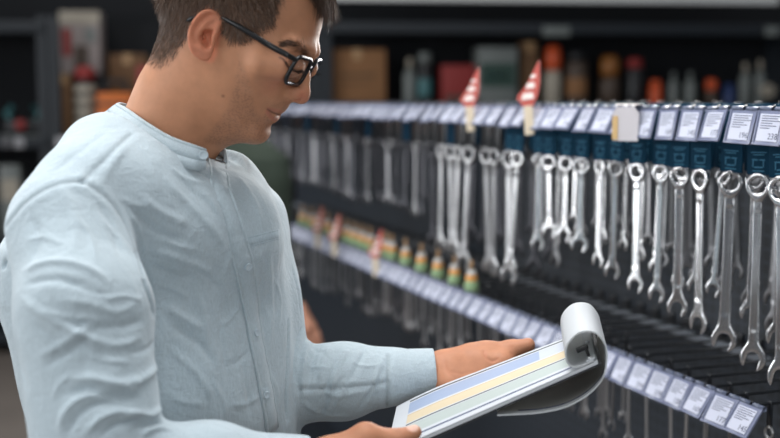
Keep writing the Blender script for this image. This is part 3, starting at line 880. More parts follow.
# collar band: a standing ring round the neck, open at the throat
CT = [(206, 148.5, 1.298), (196, 145, 1.290), (170, 135.5, 1.292), (146, 121, 1.312), (128, 108.5, 1.345), (118.5, 103.5, 1.390), (124, 103, 1.435), (150, 112, 1.465), (185, 128, 1.47), (212, 141, 1.45), (222.5, 146.5, 1.41), (224.5, 149, 1.385)]
T = spline(np.array([pt(*q) for q in CT]), 14); Bt = spline(np.array([pt(*q) for q in CB]), 14)
ctr = (T.mean(0) + Bt.mean(0)) / 2
m = len(T); V = []; F = []; k = 14
for i in range(m):
    up = T[i] - Bt[i]; out_ = (T[i] + Bt[i]) / 2 - ctr; out_[2] = 0; out_ /= np.linalg.norm(out_)
    th = 0.0022
    for a, h in [(-0.55, th), (0.09, th), (0.13, th * .45), (0.17, th), (0.5, th * 1.15), (0.78, th), (0.82, th * .5), (0.86, th), (0.93, th * .9), (1.0, 0.0), (0.93, -th), (0.5, -th), (0.2, -th), (-0.55, -th)]: V.append(Bt[i] + up * a + out_ * h)
for i in range(m - 1):
    for j in range(k): F.append([i * k + j, i * k + (j + 1) % k, (i + 1) * k + (j + 1) % k, (i + 1) * k + j][::-1])
F.append(list(range(k))); F.append(list(range((m - 1) * k, m * k))[::-1])
put('collar', np.array(V), F, M_plain, shirt)
tt = pt(203.3, 155.4, 1.284); disc(tt, toCam(tt) * 0.9 + np.array([0.1, 0, 0.15]), 0.0060)
# cuffs
for W, E, r, L in ((WRL, ELL, 0.0340, 0.062), (WRR, ELR, 0.041, 0.060)):
    dv = (W - E) / np.linalg.norm(W - E)
    R = Vector(dv).to_track_quat('Z', 'Y').to_matrix()
    b = MB(); pr = [(r * 1.0, -L), (r + .0028, -L), (r + .0030, -L * .5), (r + .0016, -0.002), (r + .0012, 0.0010), (r - .0022, 0.0010), (r - .004, -0.004), (r - .004, -L)]
    b.lathe(pr, n=40, rot=R); b.v = [tuple(Vector(v) + Vector(W)) for v in b.v]
    b.f = b.f[:-2]; b.sm = b.sm[:-2]
    putmb('cuff', b, M_plain, shirt)

# ------------------------------------------------------------------ trousers and shoes (below the frame)
M_trousers = material('trousers', srgb(44, 48, 60), rough=0.85, noise=0.12, nscale=60)
M_shoe = material('shoe_leather', srgb(50, 36, 28), rough=0.4, noise=0.1)
tV, tF = grid(lambda P: np.maximum(np.maximum(f_legs(P, 0.012), P[:, 2] - 0.99), 0.075 - P[:, 2]), (-0.62, 1.08, 0.05), (0.08, 1.66, 1.02), 0.011)
put('trousers', tV, tF, M_trousers)
for a, b_, c in LEGS:
    heel = np.array([c[0], c[1], 0.040]) - TN * 0.05; toe = heel + TN * 0.23
    fs = lambda P: np.maximum(smin(sd_chain(P, [heel, lerp(heel, toe, .55), toe], [0.040, 0.045, 0.034], 0.02), sd_cap(P, c, [c[0], c[1], 0.06], 0.045, 0.05), 0.03), np.maximum(0.001 - P[:, 2], P[:, 2] - 0.125))
    V, F = grid(fs, (heel + toe) / 2 - 0.2, (heel + toe) / 2 + np.array([0.2, 0.2, 0.14]), 0.008)
    put('shoe', V, F, M_shoe)
# ------------------------------------------------------------------ hair, brows, glasses
def strands(P, N, D, Ln, wid, cols, seg=4, grav=0.15, rs=None):
    """thin tapering ribbons: root P, normal N, lie direction D, length Ln"""
    n = len(P); V = np.zeros((n, seg + 1, 2, 3)); side = np.cross(D, N); side /= np.maximum(np.linalg.norm(side, axis=1, keepdims=True), 1e-9)
    tw = rs.uniform(-1, 1, n)[:, None]; side = side + N * tw; side /= np.linalg.norm(side, axis=1, keepdims=True)
    p = P.copy(); d = D.copy()
    for s in range(seg + 1):
        w = (wid * (1 - 0.85 * (s / seg) ** 1.5))[:, None]
        V[:, s, 0] = p - side * w; V[:, s, 1] = p + side * w
        d = d + np.array([0, 0, -1.0]) * (grav / seg); d /= np.linalg.norm(d, axis=1, keepdims=True)
        p = p + d * (Ln / seg)[:, None]
    base = (np.arange(n) * (seg + 1) * 2)[:, None]
    F = []
    for s in range(seg):
        F.append(np.concatenate([base + 2 * s, base + 2 * s + 1, base + 2 * s + 3, base + 2 * s + 2], 1))
    return V.reshape(-1, 3), np.concatenate(F), np.repeat(cols, (seg + 1) * 2, axis=0)
rs = np.random.default_rng(11)
hN = vert_normals(headV, headF)
tri = headF; area = np.linalg.norm(np.cross(headV[tri[:, 2]] - headV[tri[:, 0]], headV[tri[:, 3]] - headV[tri[:, 1]]), axis=1)
X, hwv = hpx(headV); ssd = poly_sd(X, SCALP); ha, hb, hwv = hmm(headV)
napev = np.clip((X[:, 1] - 42) / 30, 0, 1) * (X[:, 0] < 200)
dens = np.clip(ssd / (5 + 9 * napev) + 0.45 - 0.25 * napev, 0, 1) * (bil(ES, ha, hb) < 0.001)
pf = area * dens[tri].mean(1); pf /= pf.sum()
NH = 14000 if FAST else 34000
fi = rs.choice(len(tri), NH, p=pf); uv = rs.dirichlet([1, 1, 1, 1], NH)
P = (headV[tri[fi]] * uv[..., None]).sum(1); Nn = (hN[tri[fi]] * uv[..., None]).sum(1); Nn /= np.linalg.norm(Nn, axis=1, keepdims=True)
Xp, w = hpx(P); a, b, w = hmm(P)
sd = poly_sd(Xp, SCALP)
# direction: back and down on the sides and nape, forward on top, swept aside at the front
down = -EB[None] * 1.0; back = -EA[None]
t_top = np.clip((b - 0.045) / 0.05, 0, 1)[:, None]
D = (down * 0.8 + back * 0.55) * (1 - t_top) + (EA[None] * 0.9 - EB[None] * 0.1) * t_top
temple = (np.clip((Xp[:, 0] - 222) / 20, 0, 1) * (1 - t_top[:, 0]))[:, None]
D = D * (1 - temple) + (down * 0.9 + EA[None] * 0.45) * temple
D = D + rs.normal(size=(NH, 3)) * 0.28
clump = np.sin(P @ np.array([210., 160., 90.]) + 2 * np.sin(P @ np.array([60., -80., 120.])))
D = D + (EA[None] * 0.22 + EB[None] * 0.1) * clump[:, None]
D = D - Nn * (D * Nn).sum(1, keepdims=True); D /= np.linalg.norm(D, axis=1, keepdims=True)
lift = (0.30 + 0.25 * t_top[:, 0] + rs.uniform(-.1, .15, NH))[:, None]
D = D + Nn * lift; D /= np.linalg.norm(D, axis=1, keepdims=True)
nape = np.clip((Xp[:, 1] - 30) / 35, 0, 1)
Ln = (0.013 + 0.020 * t_top[:, 0]) * (1 - 0.62 * nape) * np.clip(sd / 7 + 0.5, 0.3, 1) * rs.uniform(0.65, 1.25, NH)
hc = np.array(srgb(86, 63, 47)[:3]) * rs.uniform(0.55, 1.6, NH)[:, None]
hc = hc * (1 - nape[:, None] * .5) + np.array(srgb(112, 84, 64)[:3]) * nape[:, None] * .5
V1, F1, C1 = strands(P + Nn * -0.0005, Nn, D, Ln, np.full(NH, 0.00032), hc, 4, 0.5, rs)
# the forelock falling over the brow
NL = 2600 if FAST else 5000
u = rs.random(NL); 
root = np.array([hp(300 + 16 * t, -16 - 8 * math.sin(3.0 * t), 0.0) for t in u]) + EW[None] * rs.uniform(-0.028, 0.055, NL)[:, None]
BH = bvh_of(headV, headF)
Pr = []; Nr = []
for p in root:
    h, n, i, dd = BH.find_nearest(Vector(p)); Pr.append(h[:]); Nr.append(n[:])
Pr = np.array(Pr); Nr = np.array(Nr)
tip = np.array([hp(321.5 + 9.5 * t, 27 - 9 * t + 3 * math.sin(9 * t), 0.0) for t in rs.random(NL)]) + ((Pr - HO) @ EW * 0.9)[:, None] * EW[None] + rs.normal(size=(NL, 3)) * 0.0035
seg = 6; Vl = np.zeros((NL, seg + 1, 2, 3)); sd_ = rs.normal(size=(NL, 3)); sd_ /= np.linalg.norm(sd_, axis=1, keepdims=True)
cut = rs.uniform(0.7, 1.0, NL)
for s in range(seg + 1):
    t = (s / seg * cut)[:, None]
    mid = Pr + Nr * 0.016 + EA[None] * 0.006
    p = Pr * (1 - t) ** 2 + 2 * mid * t * (1 - t) + tip * t ** 2
    wd = 0.00034 * (1 - 0.85 * (s / seg) ** 2)
    Vl[:, s, 0] = p - sd_ * wd; Vl[:, s, 1] = p + sd_ * wd
bs = (np.arange(NL) * (seg + 1) * 2)[:, None]
Fl = np.concatenate([np.concatenate([bs + 2 * s, bs + 2 * s + 1, bs + 2 * s + 3, bs + 2 * s + 2], 1) for s in range(seg)])
Cl = np.repeat(np.array(srgb(74, 54, 42)[:3]) * rs.uniform(0.5, 1.6, NL)[:, None], (seg + 1) * 2, axis=0)
put('hair', np.concatenate([V1, Vl.reshape(-1, 3)]), np.concatenate([F1, Fl + len(V1)]), M_hair, rgb=np.concatenate([C1, Cl]), smooth=False)
# eyebrows (both) and lashes
BP = []; BN = []; BD = []; BL = []
brow = spline(BROW, 10)
for side in (-1, 1):
    for k in range(330):
        t = rs.random(); i = t * (len(brow) - 1); i0 = int(i); q = lerp(brow[i0], brow[min(i0 + 1, len(brow) - 1)], i - i0)
        x, y = q + rs.normal(size=2) * np.array([0.8, 1.9 if t > .2 else 1.2])
        c = cast(BH, x, y)
        if c is None: continue
        p, n = c
        e = (p - HO) @ EW
        if abs(e) < 0.006: continue
        d = -EA * 0.85 + EB * (0.10 + 0.42 * t)
        if side == 1:
            p = p - 2 * e * EW; n = n - 2 * (n @ EW) * EW; 
        d = d - n * (d @ n) + n * 0.10 + rs.normal(size=3) * 0.13
        BP.append(p); BN.append(n); BD.append(d / np.linalg.norm(d)); BL.append(rs.uniform(.005, .009))
BP, BN, BD, BL = map(np.array, (BP, BN, BD, BL))
for side in (-1, 1):
    q_ = ((BP - HO) @ EW) * side > 0; n_ = int(q_.sum())
    V, F, C = strands(BP[q_], BN[q_], BD[q_], BL[q_], np.full(n_, 0.00028), np.tile(np.array(srgb(84, 60, 46)[:3]), (n_, 1)), 3, 0.1, rs)
    put('eyebrow', V, F, M_hair, rgb=C, smooth=False)
LP = []; 
for side in (-1, 1):
    for k in range(70):
        t = k / 69; q = spline([(284, 60.5), (289, 67.5), (296, 71.2), (302.5, 70)], 10); i = t * (len(q) - 1); i0 = int(i); q = lerp(q[i0], q[min(i0 + 1, len(q) - 1)], i - i0)
        c = cast(BH, *q)
        if c is None: continue
        p, n = c; e = (p - HO) @ EW
        if side == 1: p = p - 2 * e * EW; n = n - 2 * (n @ EW) * EW
        d = n * 0.5 + EA * 0.7 - EB * 0.75 + EW * side * 0.25 + rs.normal(size=3) * .1; d /= np.linalg.norm(d)
        LP.append((p, n, d))
P_, N_, D_ = [np.array([q[i] for q in LP]) for i in range(3)]
V, F, C = strands(P_, N_, D_, rs.uniform(.006, .010, len(P_)), np.full(len(P_), 0.0003), np.tile(np.array(srgb(30, 22, 20)[:3]), (len(P_), 1)), 3, -0.3, rs)
put('eyelashes', V, F, M_hair, rgb=C, smooth=False)

# glasses
M_frame = material('black_acetate', srgb(16, 17, 20), rough=0.3, spec=0.5, coat=0.0, noise=0.05)
M_lens = bpy.data.materials.new('lens_glass'); M_lens.use_nodes = True
nt = M_lens.node_tree; nt.nodes.clear()
o = nt.nodes.new('ShaderNodeOutputMaterial'); mix = nt.nodes.new('ShaderNodeMixShader'); tr = nt.nodes.new('ShaderNodeBsdfTransparent'); gl = nt.nodes.new('ShaderNodeBsdfGlossy'); pass
gl.inputs['Roughness'].default_value = 0.02; tr.inputs['Color'].default_value = (0.95, 0.97, 1, 1)
mix.inputs[0].default_value = 0.07; nt.links.new(tr.outputs[0], mix.inputs[1]); nt.links.new(gl.outputs[0], mix.inputs[2]); nt.links.new(mix.outputs[0], o.inputs[0])
glasses = empty('eyeglasses', (0, 0, 0)); glasses.parent = person
LT = math.radians(30); LU = EA * math.sin(LT) + EB * math.cos(LT); LNn = EA * math.cos(LT) - EB * math.sin(LT)
gc = ab(298.5, 71.0, -0.033)
HG = {}
for s in (-1, 1):
    wr = math.radians(7) * s
    side = EW * math.cos(wr) - LNn * math.sin(wr) * 1.0   # lateral axis of this lens
    nrm = LNn * math.cos(wr) + EW * math.sin(wr)
    c = HO + EA * gc[0] + EB * gc[1] + EW * 0.033 * s
    def outline(hw_, hh, r=0.011, n=6):
        pts = []
        for (cx, cy, a0) in ((hw_ - r, hh - r, 0), (-hw_ + r, hh - r, 90), (-hw_ + r, -hh + r, 180), (hw_ - r, -hh + r, 270)):
            for k in range(n + 1):
                a = math.radians(a0 + 90 * k / n); pts.append((cx + r * math.cos(a), cy + r * math.sin(a)))
        return pts
    OL = outline(0.0255, 0.0178)
    b = MB(); b.tube([c + side * x + LU * y for x, y in OL], 0.0026, 8, closed=True)
    # end piece at the temple
    ep = c + side * s * 0.0265 + LU * 0.0130
    b.tube([ep - side * s * 0.002, ep + side * s * 0.003 - LNn * 0.002, ep + side * s * 0.0050 - LNn * 0.009], [0.0030, 0.0033, 0.0030], 8)
    if s == -1:
        c2 = HO + EA * gc[0] + EB * gc[1]
        b.tube([c + side * 0.0255 + LU * 0.006, c2 + LNn * 0.003 + LU * 0.0085, c2 + EW * (0.033 - 0.0253) + LU * 0.006 + LNn * 0.0005], [0.0024, 0.0022, 0.0024], 8)
    putmb('rim', b, M_frame, glasses)
    lb = MB(); nO = len(OL); V = [c + side * x + LU * y + nrm * (0.0012 + 0.0022 * (1 - (x / .0255) ** 2)) for x, y in OL]
    lb.add(V + [c + nrm * 0.0034], [(i, (i + 1) % nO, nO) for i in range(nO)] , True)
    putmb('lens', lb, M_lens, glasses)
    HG[s] = ep + side * s * 0.0050 - LNn * 0.009
    tp = [HG[s]]
    for (x, y, w) in ((268, 44.5, -0.074), (245, 30, -0.0755), (228, 20.5, -0.0735), (217, 14.5, -0.0705), (205, 13, -0.0695), (194, 17, -0.0705), (186.5, 21, -0.0715)):
        q = hp(x, y, w); e = (q - HO) @ EW; tp.append(q - EW * e + EW * abs(e) * s)
    tb = MB(); Pp = spline(tp, 5); rr = np.interp(np.linspace(0, 1, len(Pp)), [0, .12, .5, .7, .9, 1], [.0034, .0036, .0025, .0026, .0034, .0012])
    tb.tube(list(Pp), list(rr), 8, flat=(1.0, 0.55)); putmb('temple', tb, M_frame, glasses)
# ================================================================== the sample pad in his hands
M_paper = material('paper', srgb(200, 204, 209), rough=0.6, noise=0.015, nscale=30)
M_pblue = material('print_blue', srgb(152, 167, 194), rough=0.6, noise=0.02, nscale=200)
M_pcream = material('print_cream', srgb(208, 192, 162), rough=0.6, noise=0.02, nscale=200)
M_psage = material('print_sage', srgb(174, 184, 181), rough=0.6, noise=0.02, nscale=200)
M_ppale = material('print_pale', srgb(190, 196, 206), rough=0.6, noise=0.02, nscale=200)
M_ink = material('print_ink', srgb(40, 46, 54), rough=0.6, noise=0.05)
M_gold = material('print_ochre', srgb(196, 160, 100), rough=0.6, noise=0.05)
M_navy = material('print_navy', srgb(34, 52, 96), rough=0.6, noise=0.05)
M_cover = material('cover_board', srgb(30, 32, 36), rough=0.5, noise=0.1)
M_grey = material('flap_grey', srgb(196, 196, 192), rough=0.7, noise=0.05, nscale=60)
M_clip = material('clip_black', srgb(18, 18, 20), rough=0.3, noise=0.05)
M_steel = material('bright_steel', (0.75, 0.76, 0.78, 1), rough=0.22, metal=1.0, noise=0.03)
pA, pB, pC, pD = pt(386, 453, 1.25), pt(597, 360.5, 1.285), pt(590, 328.5, 1.462), pt(395, 402.5, 1.452)
PLEN, PWID = 0.262, 0.190
PZ = np.cross(pB - pA, pD - pA); PZ /= np.linalg.norm(PZ)
PO = to_world(pA)
pad = empty('sample_pad', PO, 0, 'white sample pad with blue, cream and sage stripes, its front pages rolled over', 'sample pad')
def padput(name, V, F, mats, fm=None, smooth=False, parent=pad):
    V = np.asarray(V, float)
    s_, t_ = V[:, :1] / PLEN, V[:, 1:2] / PWID
    droop = -0.006 * np.clip(1 - s_ / 0.3, 0, 1) ** 2 * np.clip(t_, 0, 1)
    W = to_world(pA * (1 - s_) * (1 - t_) + pB * s_ * (1 - t_) + pC * s_ * t_ + pD * (1 - s_) * t_ + (V[:, 2:3] + droop) * PZ) - PO
    me = bpy.data.meshes.new(name); me.from_pydata([tuple(v) for v in W], [], [tuple(f) for f in F])
    for m in (mats if isinstance(mats, list) else [mats]): me.materials.append(m)
    if fm is not None: me.polygons.foreach_set('material_index', np.array(fm, np.int32))
    me.polygons.foreach_set('use_smooth', np.full(len(me.polygons), smooth)); me.update()
    return link(name, me, None, parent)
def slab(x0, x1, y0, y1, z0, z1):
    n_ = 14; V = []; F = []
    for i in range(n_ + 1):
        x = x0 + (x1 - x0) * i / n_
        V += [(x, y0, z0), (x, y1, z0), (x, y1, z1), (x, y0, z1)]
    for i in range(n_):
        for j in range(4): F.append((i * 4 + j, i * 4 + (j + 1) % 4, i * 4 + 4 + (j + 1) % 4, i * 4 + 4 + j))
    F += [(3, 2, 1, 0), tuple(n_ * 4 + k for k in range(4))]
    return np.array(V), F
V, F = slab(0, PLEN, 0, PWID, -0.0044, -0.0006); padput('page_block', V, F, M_paper)
V, F = slab(-0.002, PLEN + 0.004, -0.001, PWID + 0.001, -0.0068, -0.0046); padput('back_cover', V, F, M_cover)
# the open page: stripes of colour printed along its length (y runs from the near edge to the far one)
ys = [0, .090, .120, .170, .375, .388, .412, .432, .610, .620, .655, .900, .925, .955, 1]
ym = [0, 5, 0, 3, 0, 4, 0, 2, 6, 0, 1, 0, 4, 0]
xs = [0, 0.04, 0.075, 0.085, .14, .2, .26, .32, .4, .5, .6, 0.74, .85, 1.0]
V = []; F = []; fm = []
nx, ny = len(xs), len(ys)
for x in xs:
    for y in ys: V.append((x * (PLEN - 0.002), y * PWID, 0.0))
for i in range(nx - 1):
    for j in range(ny - 1):
        F.append((i * ny + j, (i + 1) * ny + j, (i + 1) * ny + j + 1, i * ny + j + 1))
        m = ym[j] if i >= 2 else 0
        
        if xs[i] >= .74 and m == 1: m = 7
        fm.append(m)
padput('open_page', V, F, [M_paper, M_pblue, M_pcream, M_psage, M_ink, M_navy, M_gold, M_ppale], fm)
# pages flipped over the top end: a roll above, the trailing edge below
cv = spline([(PLEN - 0.004, 0.0022), (PLEN - 0.019, 0.0020), (PLEN - 0.0285, 0.0050), (PLEN - 0.0325, 0.0145), (PLEN - 0.0255, 0.0305), (PLEN - 0.0085, 0.0385), (PLEN + 0.0085, 0.0315), (PLEN + 0.0145, 0.0145), (PLEN + 0.0125, 0.002), (PLEN + 0.0047, -0.014),
             (PLEN - 0.0055, -0.025), (PLEN - 0.0266, -0.0335), (PLEN - 0.055, -0.0355), (PLEN - 0.0845, -0.029), (PLEN - 0.110, -0.0195), (PLEN - 0.130, -0.0115)], 8)
n = len(cv); th = 0.0016; V = []; F = []; fm = []
yl = [0.0, 0.012, 0.016, 0.5, 1.0]
k = len(yl)
for side in (0, 1):
    for i in range(n):
        t = cv[min(i + 1, n - 1)] - cv[max(i - 1, 0)]; t /= np.linalg.norm(t); nn = np.array([-t[1], t[0]])
        q = cv[i] + nn * th * side
        for y in yl: V.append((q[0], y * PWID if y != yl[1] and y != yl[2] else y, q[1]))
for side in (0, 1):
    o_ = side * n * k
    for i in range(n - 1):
        for j in range(k - 1):
            f = (o_ + i * k + j, o_ + i * k + j + 1, o_ + (i + 1) * k + j + 1, o_ + (i + 1) * k + j)
            F.append(f if side == 0 else f[::-1])
            under = i > 8 * 8.2
            fm.append(2 if (under and side == 0 and j == 1 and i < n - 10) or (under and side == 1 and j == 1 and i < n - 10) else (1 if under and j >= 1 else 0))
nb = len(V); V = V + list(V)          # rim faces get their own vertices so the sheet shades cleanly
for i in range(n - 1):
    for j in (0, k - 1):
        a, b_, c, d = nb + i * k + j, nb + (i + 1) * k + j, nb + n * k + (i + 1) * k + j, nb + n * k + i * k + j
        F.append((a, b_, c, d) if j == 0 else (a, d, c, b_)); fm.append(0)
for i in (0, n - 1):
    for j in range(k - 1):
        a, b_, c, d = nb + i * k + j, nb + i * k + j + 1, nb + n * k + i * k + j + 1, nb + n * k + i * k + j
        F.append((a, b_, c, d) if i else (a, d, c, b_)); fm.append(0)
M_sheet = material('paper_sheet', srgb(214, 218, 222), rough=0.6)
_nt = M_sheet.node_tree; _o = _nt.nodes['Material Output']; _p = _nt.nodes['Principled BSDF']; _tl = _nt.nodes.new('ShaderNodeBsdfTranslucent'); _tl.inputs[0].default_value = srgb(214, 214, 210); _mx = _nt.nodes.new('ShaderNodeMixShader'); _mx.inputs[0].default_value = 0.3
_nt.links.new(_p.outputs[0], _mx.inputs[1]); _nt.links.new(_tl.outputs[0], _mx.inputs[2]); _nt.links.new(_mx.outputs[0], _o.inputs['Surface'])
_nt = M_grey.node_tree; _o = _nt.nodes['Material Output']; _p = _nt.nodes['Principled BSDF']; _tl = _nt.nodes.new('ShaderNodeBsdfTranslucent'); _tl.inputs[0].default_value = srgb(214, 214, 210); _mx = _nt.nodes.new('ShaderNodeMixShader'); _mx.inputs[0].default_value = 0.4
_nt.links.new(_p.outputs[0], _mx.inputs[1]); _nt.links.new(_tl.outputs[0], _mx.inputs[2]); _nt.links.new(_mx.outputs[0], _o.inputs['Surface'])
padput('rolled_pages', V, F, [M_sheet, M_grey, M_navy], fm, smooth=True)
# binding: steel strip with posts and a small black clip
V, F = slab(PLEN - 0.012, PLEN - 0.001, 0.004, PWID - 0.004, 0.0022, 0.0036); bar = padput('binding_strip', V, F, M_paper)
for y in (0.010, PWID / 2, PWID - 0.012):
    b = MB(); b.lathe([(.0032, -.0070), (.0032, .0048), (.0022, .0058)], c=(PLEN - 0.0065, y, 0), n=14); padput('binding_post', b.v, b.f, M_steel, smooth=True)
b = MB(); b.box((PLEN - 0.012, 0.026, 0.0150), (0.015, 0.009, 0.0055), bevel=0.0012); b.box((PLEN - 0.008, 0.026, 0.009), (0.004, 0.007, 0.015), bevel=0.0008)
padput('clip', b.v, b.f, M_clip)
# ================================================================== tool wall: hooks, price tags, wrenches
ORD = ['', 'first', 'second', 'third', 'fourth', 'fifth', 'sixth', 'seventh', 'eighth', 'ninth', 'tenth', 'eleventh', 'twelfth', 'thirteenth', 'fourteenth', 'fifteenth', 'sixteenth', 'seventeenth', 'eighteenth', 'nineteenth']
TENS = ['', '', 'twenty', 'thirty', 'forty', 'fifty', 'sixty']; TORD = ['', '', 'twentieth', 'thirtieth', 'fortieth', 'fiftieth', 'sixtieth']
def ordinal(n):
    if n < 20: return ORD[n]
    return TORD[n // 10] if n % 10 == 0 else TENS[n // 10] + '-' + ORD[n % 10]
WX = 1.05; PANX = 1.33
M_panel = bpy.data.materials.new('panel_perforated'); M_panel.use_nodes = True
nt = M_panel.node_tree; b = nt.nodes['Principled BSDF']; tc = nt.nodes.new('ShaderNodeTexCoord'); br = nt.nodes.new('ShaderNodeTexBrick')
mp = nt.nodes.new('ShaderNodeMapping'); mp.inputs['Rotation'].default_value = (0, math.radians(90), 0)
sx = nt.nodes.new('ShaderNodeSeparateXYZ'); cx = nt.nodes.new('ShaderNodeCombineXYZ')
nt.links.new(tc.outputs['Object'], sx.inputs[0]); nt.links.new(sx.outputs['Y'], cx.inputs['X']); nt.links.new(sx.outputs['Z'], cx.inputs['Y']); nt.links.new(cx.outputs[0], br.inputs['Vector'])
br.inputs['Scale'].default_value = 1.0; br.inputs['Brick Width'].default_value = 0.025; br.inputs['Row Height'].default_value = 0.025; br.inputs['Mortar Size'].default_value = 0.0035; br.offset = 0.0
br.inputs['Color1'].default_value = srgb(25, 31, 38); br.inputs['Color2'].default_value = srgb(28, 34, 41); br.inputs['Mortar'].default_value = srgb(42, 49, 58)
nt.links.new(br.outputs['Color'], b.inputs['Base Color']); b.inputs['Roughness'].default_value = 0.5
M_frame_d = material('dark_powder_coat', srgb(34, 39, 47), rough=0.45, noise=0.08)
M_rail = material('rail_grey', srgb(120, 126, 134), rough=0.4, noise=0.06)
M_rod = material('hook_black', srgb(22, 25, 30), rough=0.32, spec=0.6, noise=0.05)
M_hold = material('tag_holder_plastic', srgb(112, 118, 142), rough=0.25, spec=0.6, noise=0.03)
M_hinge = material('tag_hinge_plastic', srgb(84, 92, 112), rough=0.3, noise=0.05)
M_card = material('tag_card', srgb(190, 194, 210), rough=0.5, noise=0.02)
M_print = material('tag_print', srgb(88, 92, 110), rough=0.7, noise=0.05)
M_teal = material('hanger_card_teal', srgb(10, 46, 66), rough=0.8, spec=0.1, noise=0.08, nscale=60)
M_tprint = material('hanger_print', srgb(56, 104, 128), rough=0.7, spec=0.1, noise=0.05)
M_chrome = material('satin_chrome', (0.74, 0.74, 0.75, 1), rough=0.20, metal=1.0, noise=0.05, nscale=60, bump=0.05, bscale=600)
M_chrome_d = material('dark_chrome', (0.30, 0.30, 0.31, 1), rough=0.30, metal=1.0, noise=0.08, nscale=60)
Y0, Y1 = 0.9, 4.75
gond = empty('display_gondola', (PANX, (Y0 + Y1) / 2, 0), 0, 'dark perforated gondola wall carrying rows of hooks, tags and wrenches', 'shop display')
gl = (Y1 - Y0)
b = MB(); b.box((0.012, 0, 0.83), (0.024, gl, 1.34)); b.build('panel', M_panel, gond)
b = MB(); b.box((-0.006, 0, 1.048), (0.012, gl, 0.014), bevel=.002); b.build('rail', M_rail, gond)
b = MB(); b.box((-0.20, 0, 0.08), (0.42, gl, 0.16), bevel=.004); b.build('base', M_frame_d, gond)
for i in range(5):
    b = MB(); b.box((0.041, -gl / 2 + 0.02 + i * (gl - .04) / 4, 0.75), (0.03, 0.04, 1.5), bevel=.003); b.build('upright', M_frame_d, gond)

def text_mesh(body, size):
    cu = bpy.data.curves.new('t', 'FONT'); cu.body = body; cu.size = size; cu.extrude = 0.0001; cu.resolution_u = 2
    o = bpy.data.objects.new('t', cu); COL.objects.link(o)
    dg = bpy.context.evaluated_depsgraph_get(); me = bpy.data.meshes.new_from_object(o.evaluated_get(dg))
    v = [tuple(p.co) for p in me.vertices]; f = [tuple(p.vertices) for p in me.polygons]
    bpy.data.objects.remove(o); bpy.data.curves.remove(cu); bpy.data.meshes.remove(me)
    return v, f
TAGW, TAGH = 0.054, 0.050
# local axes of a hook: origin at the rod's front end under the hinge; -X faces the aisle, Y along the wall
def tag_meshes(price):
    h = MB()
    h.box((-0.004, 0, -0.027), (0.0016, TAGW, TAGH), bevel=0.0006)
    for s in (-1, 1): h.box((-0.0052, s * (TAGW / 2 - 0.0015), -0.027), (0.0022, 0.003, TAGH), bevel=0.0005)
    h.box((-0.0056, 0, -0.0505), (0.0034, TAGW, 0.0035), bevel=0.0008)
    c = MB(); c.box((-0.0053, 0.001, -0.0265), (0.0006, TAGW - 0.014, TAGH - 0.011))
    p = MB()
    for i, (z, w0) in enumerate([(-.010, .034), (-.0135, .030), (-.017, .036), (-.0205, .022), (-.024, .030), (-.0275, .018)]):
        p.box((-0.0058, 0.017 - w0 / 2, z), (0.0003, w0, 0.0012))
    v, f = text_mesh(price, 0.0125)
    p.add([(-0.0058 - z, -0.0005 - x, y - 0.043) for x, y, z in v], f)
    return h.mesh('tag_holder'), c.mesh('price_card'), p.mesh('price_print')
PR = ['238', '177', '169', '145', '212', '196', '254', '128']
TAGS = [tag_meshes(p) for p in PR]
for h, c, p in TAGS: h.materials.append(M_hold); c.materials.append(M_card); p.materials.append(M_print)
hm = MB()
for s in (-1, 1): hm.cyl((-0.002, s * 0.0025, 0.0005), (-0.002, s * 0.0265, 0.0005), 0.0042, 10)
HINGE = hm.mesh('hinge'); HINGE.materials.append(M_hinge)
rm = MB(); rm.tube([(PANX - WX, 0, 0), (0.006, 0, 0), (0.0, 0, 0.002), (-0.003, 0, 0.0065)], 0.0026, 8)
rm.tube([(PANX - WX, 0, 0.03), (0.010, 0, 0.0125)][::-1], 0.0018, 6) if False else None
rm.box((PANX - WX - 0.004, 0, 0.0), (0.006, 0.022, 0.020), bevel=0.001)
ROD = rm.mesh('rod'); ROD.materials.append(M_rod)
def make_hook(i, y, z, label, group, tilt, turn, k):
    t = empty('peg_hook', (WX, y, z), 0, label, 'hook', group)
    link('rod', ROD, None, t)
    tg = link('price_tag', TAGS[k][0], None, t, rot=(turn * 0.3, tilt, turn))
    link('hinge', HINGE, None, tg); link('price_card', TAGS[k][1], None, tg); link('price_print', TAGS[k][2], None, tg)
    return t

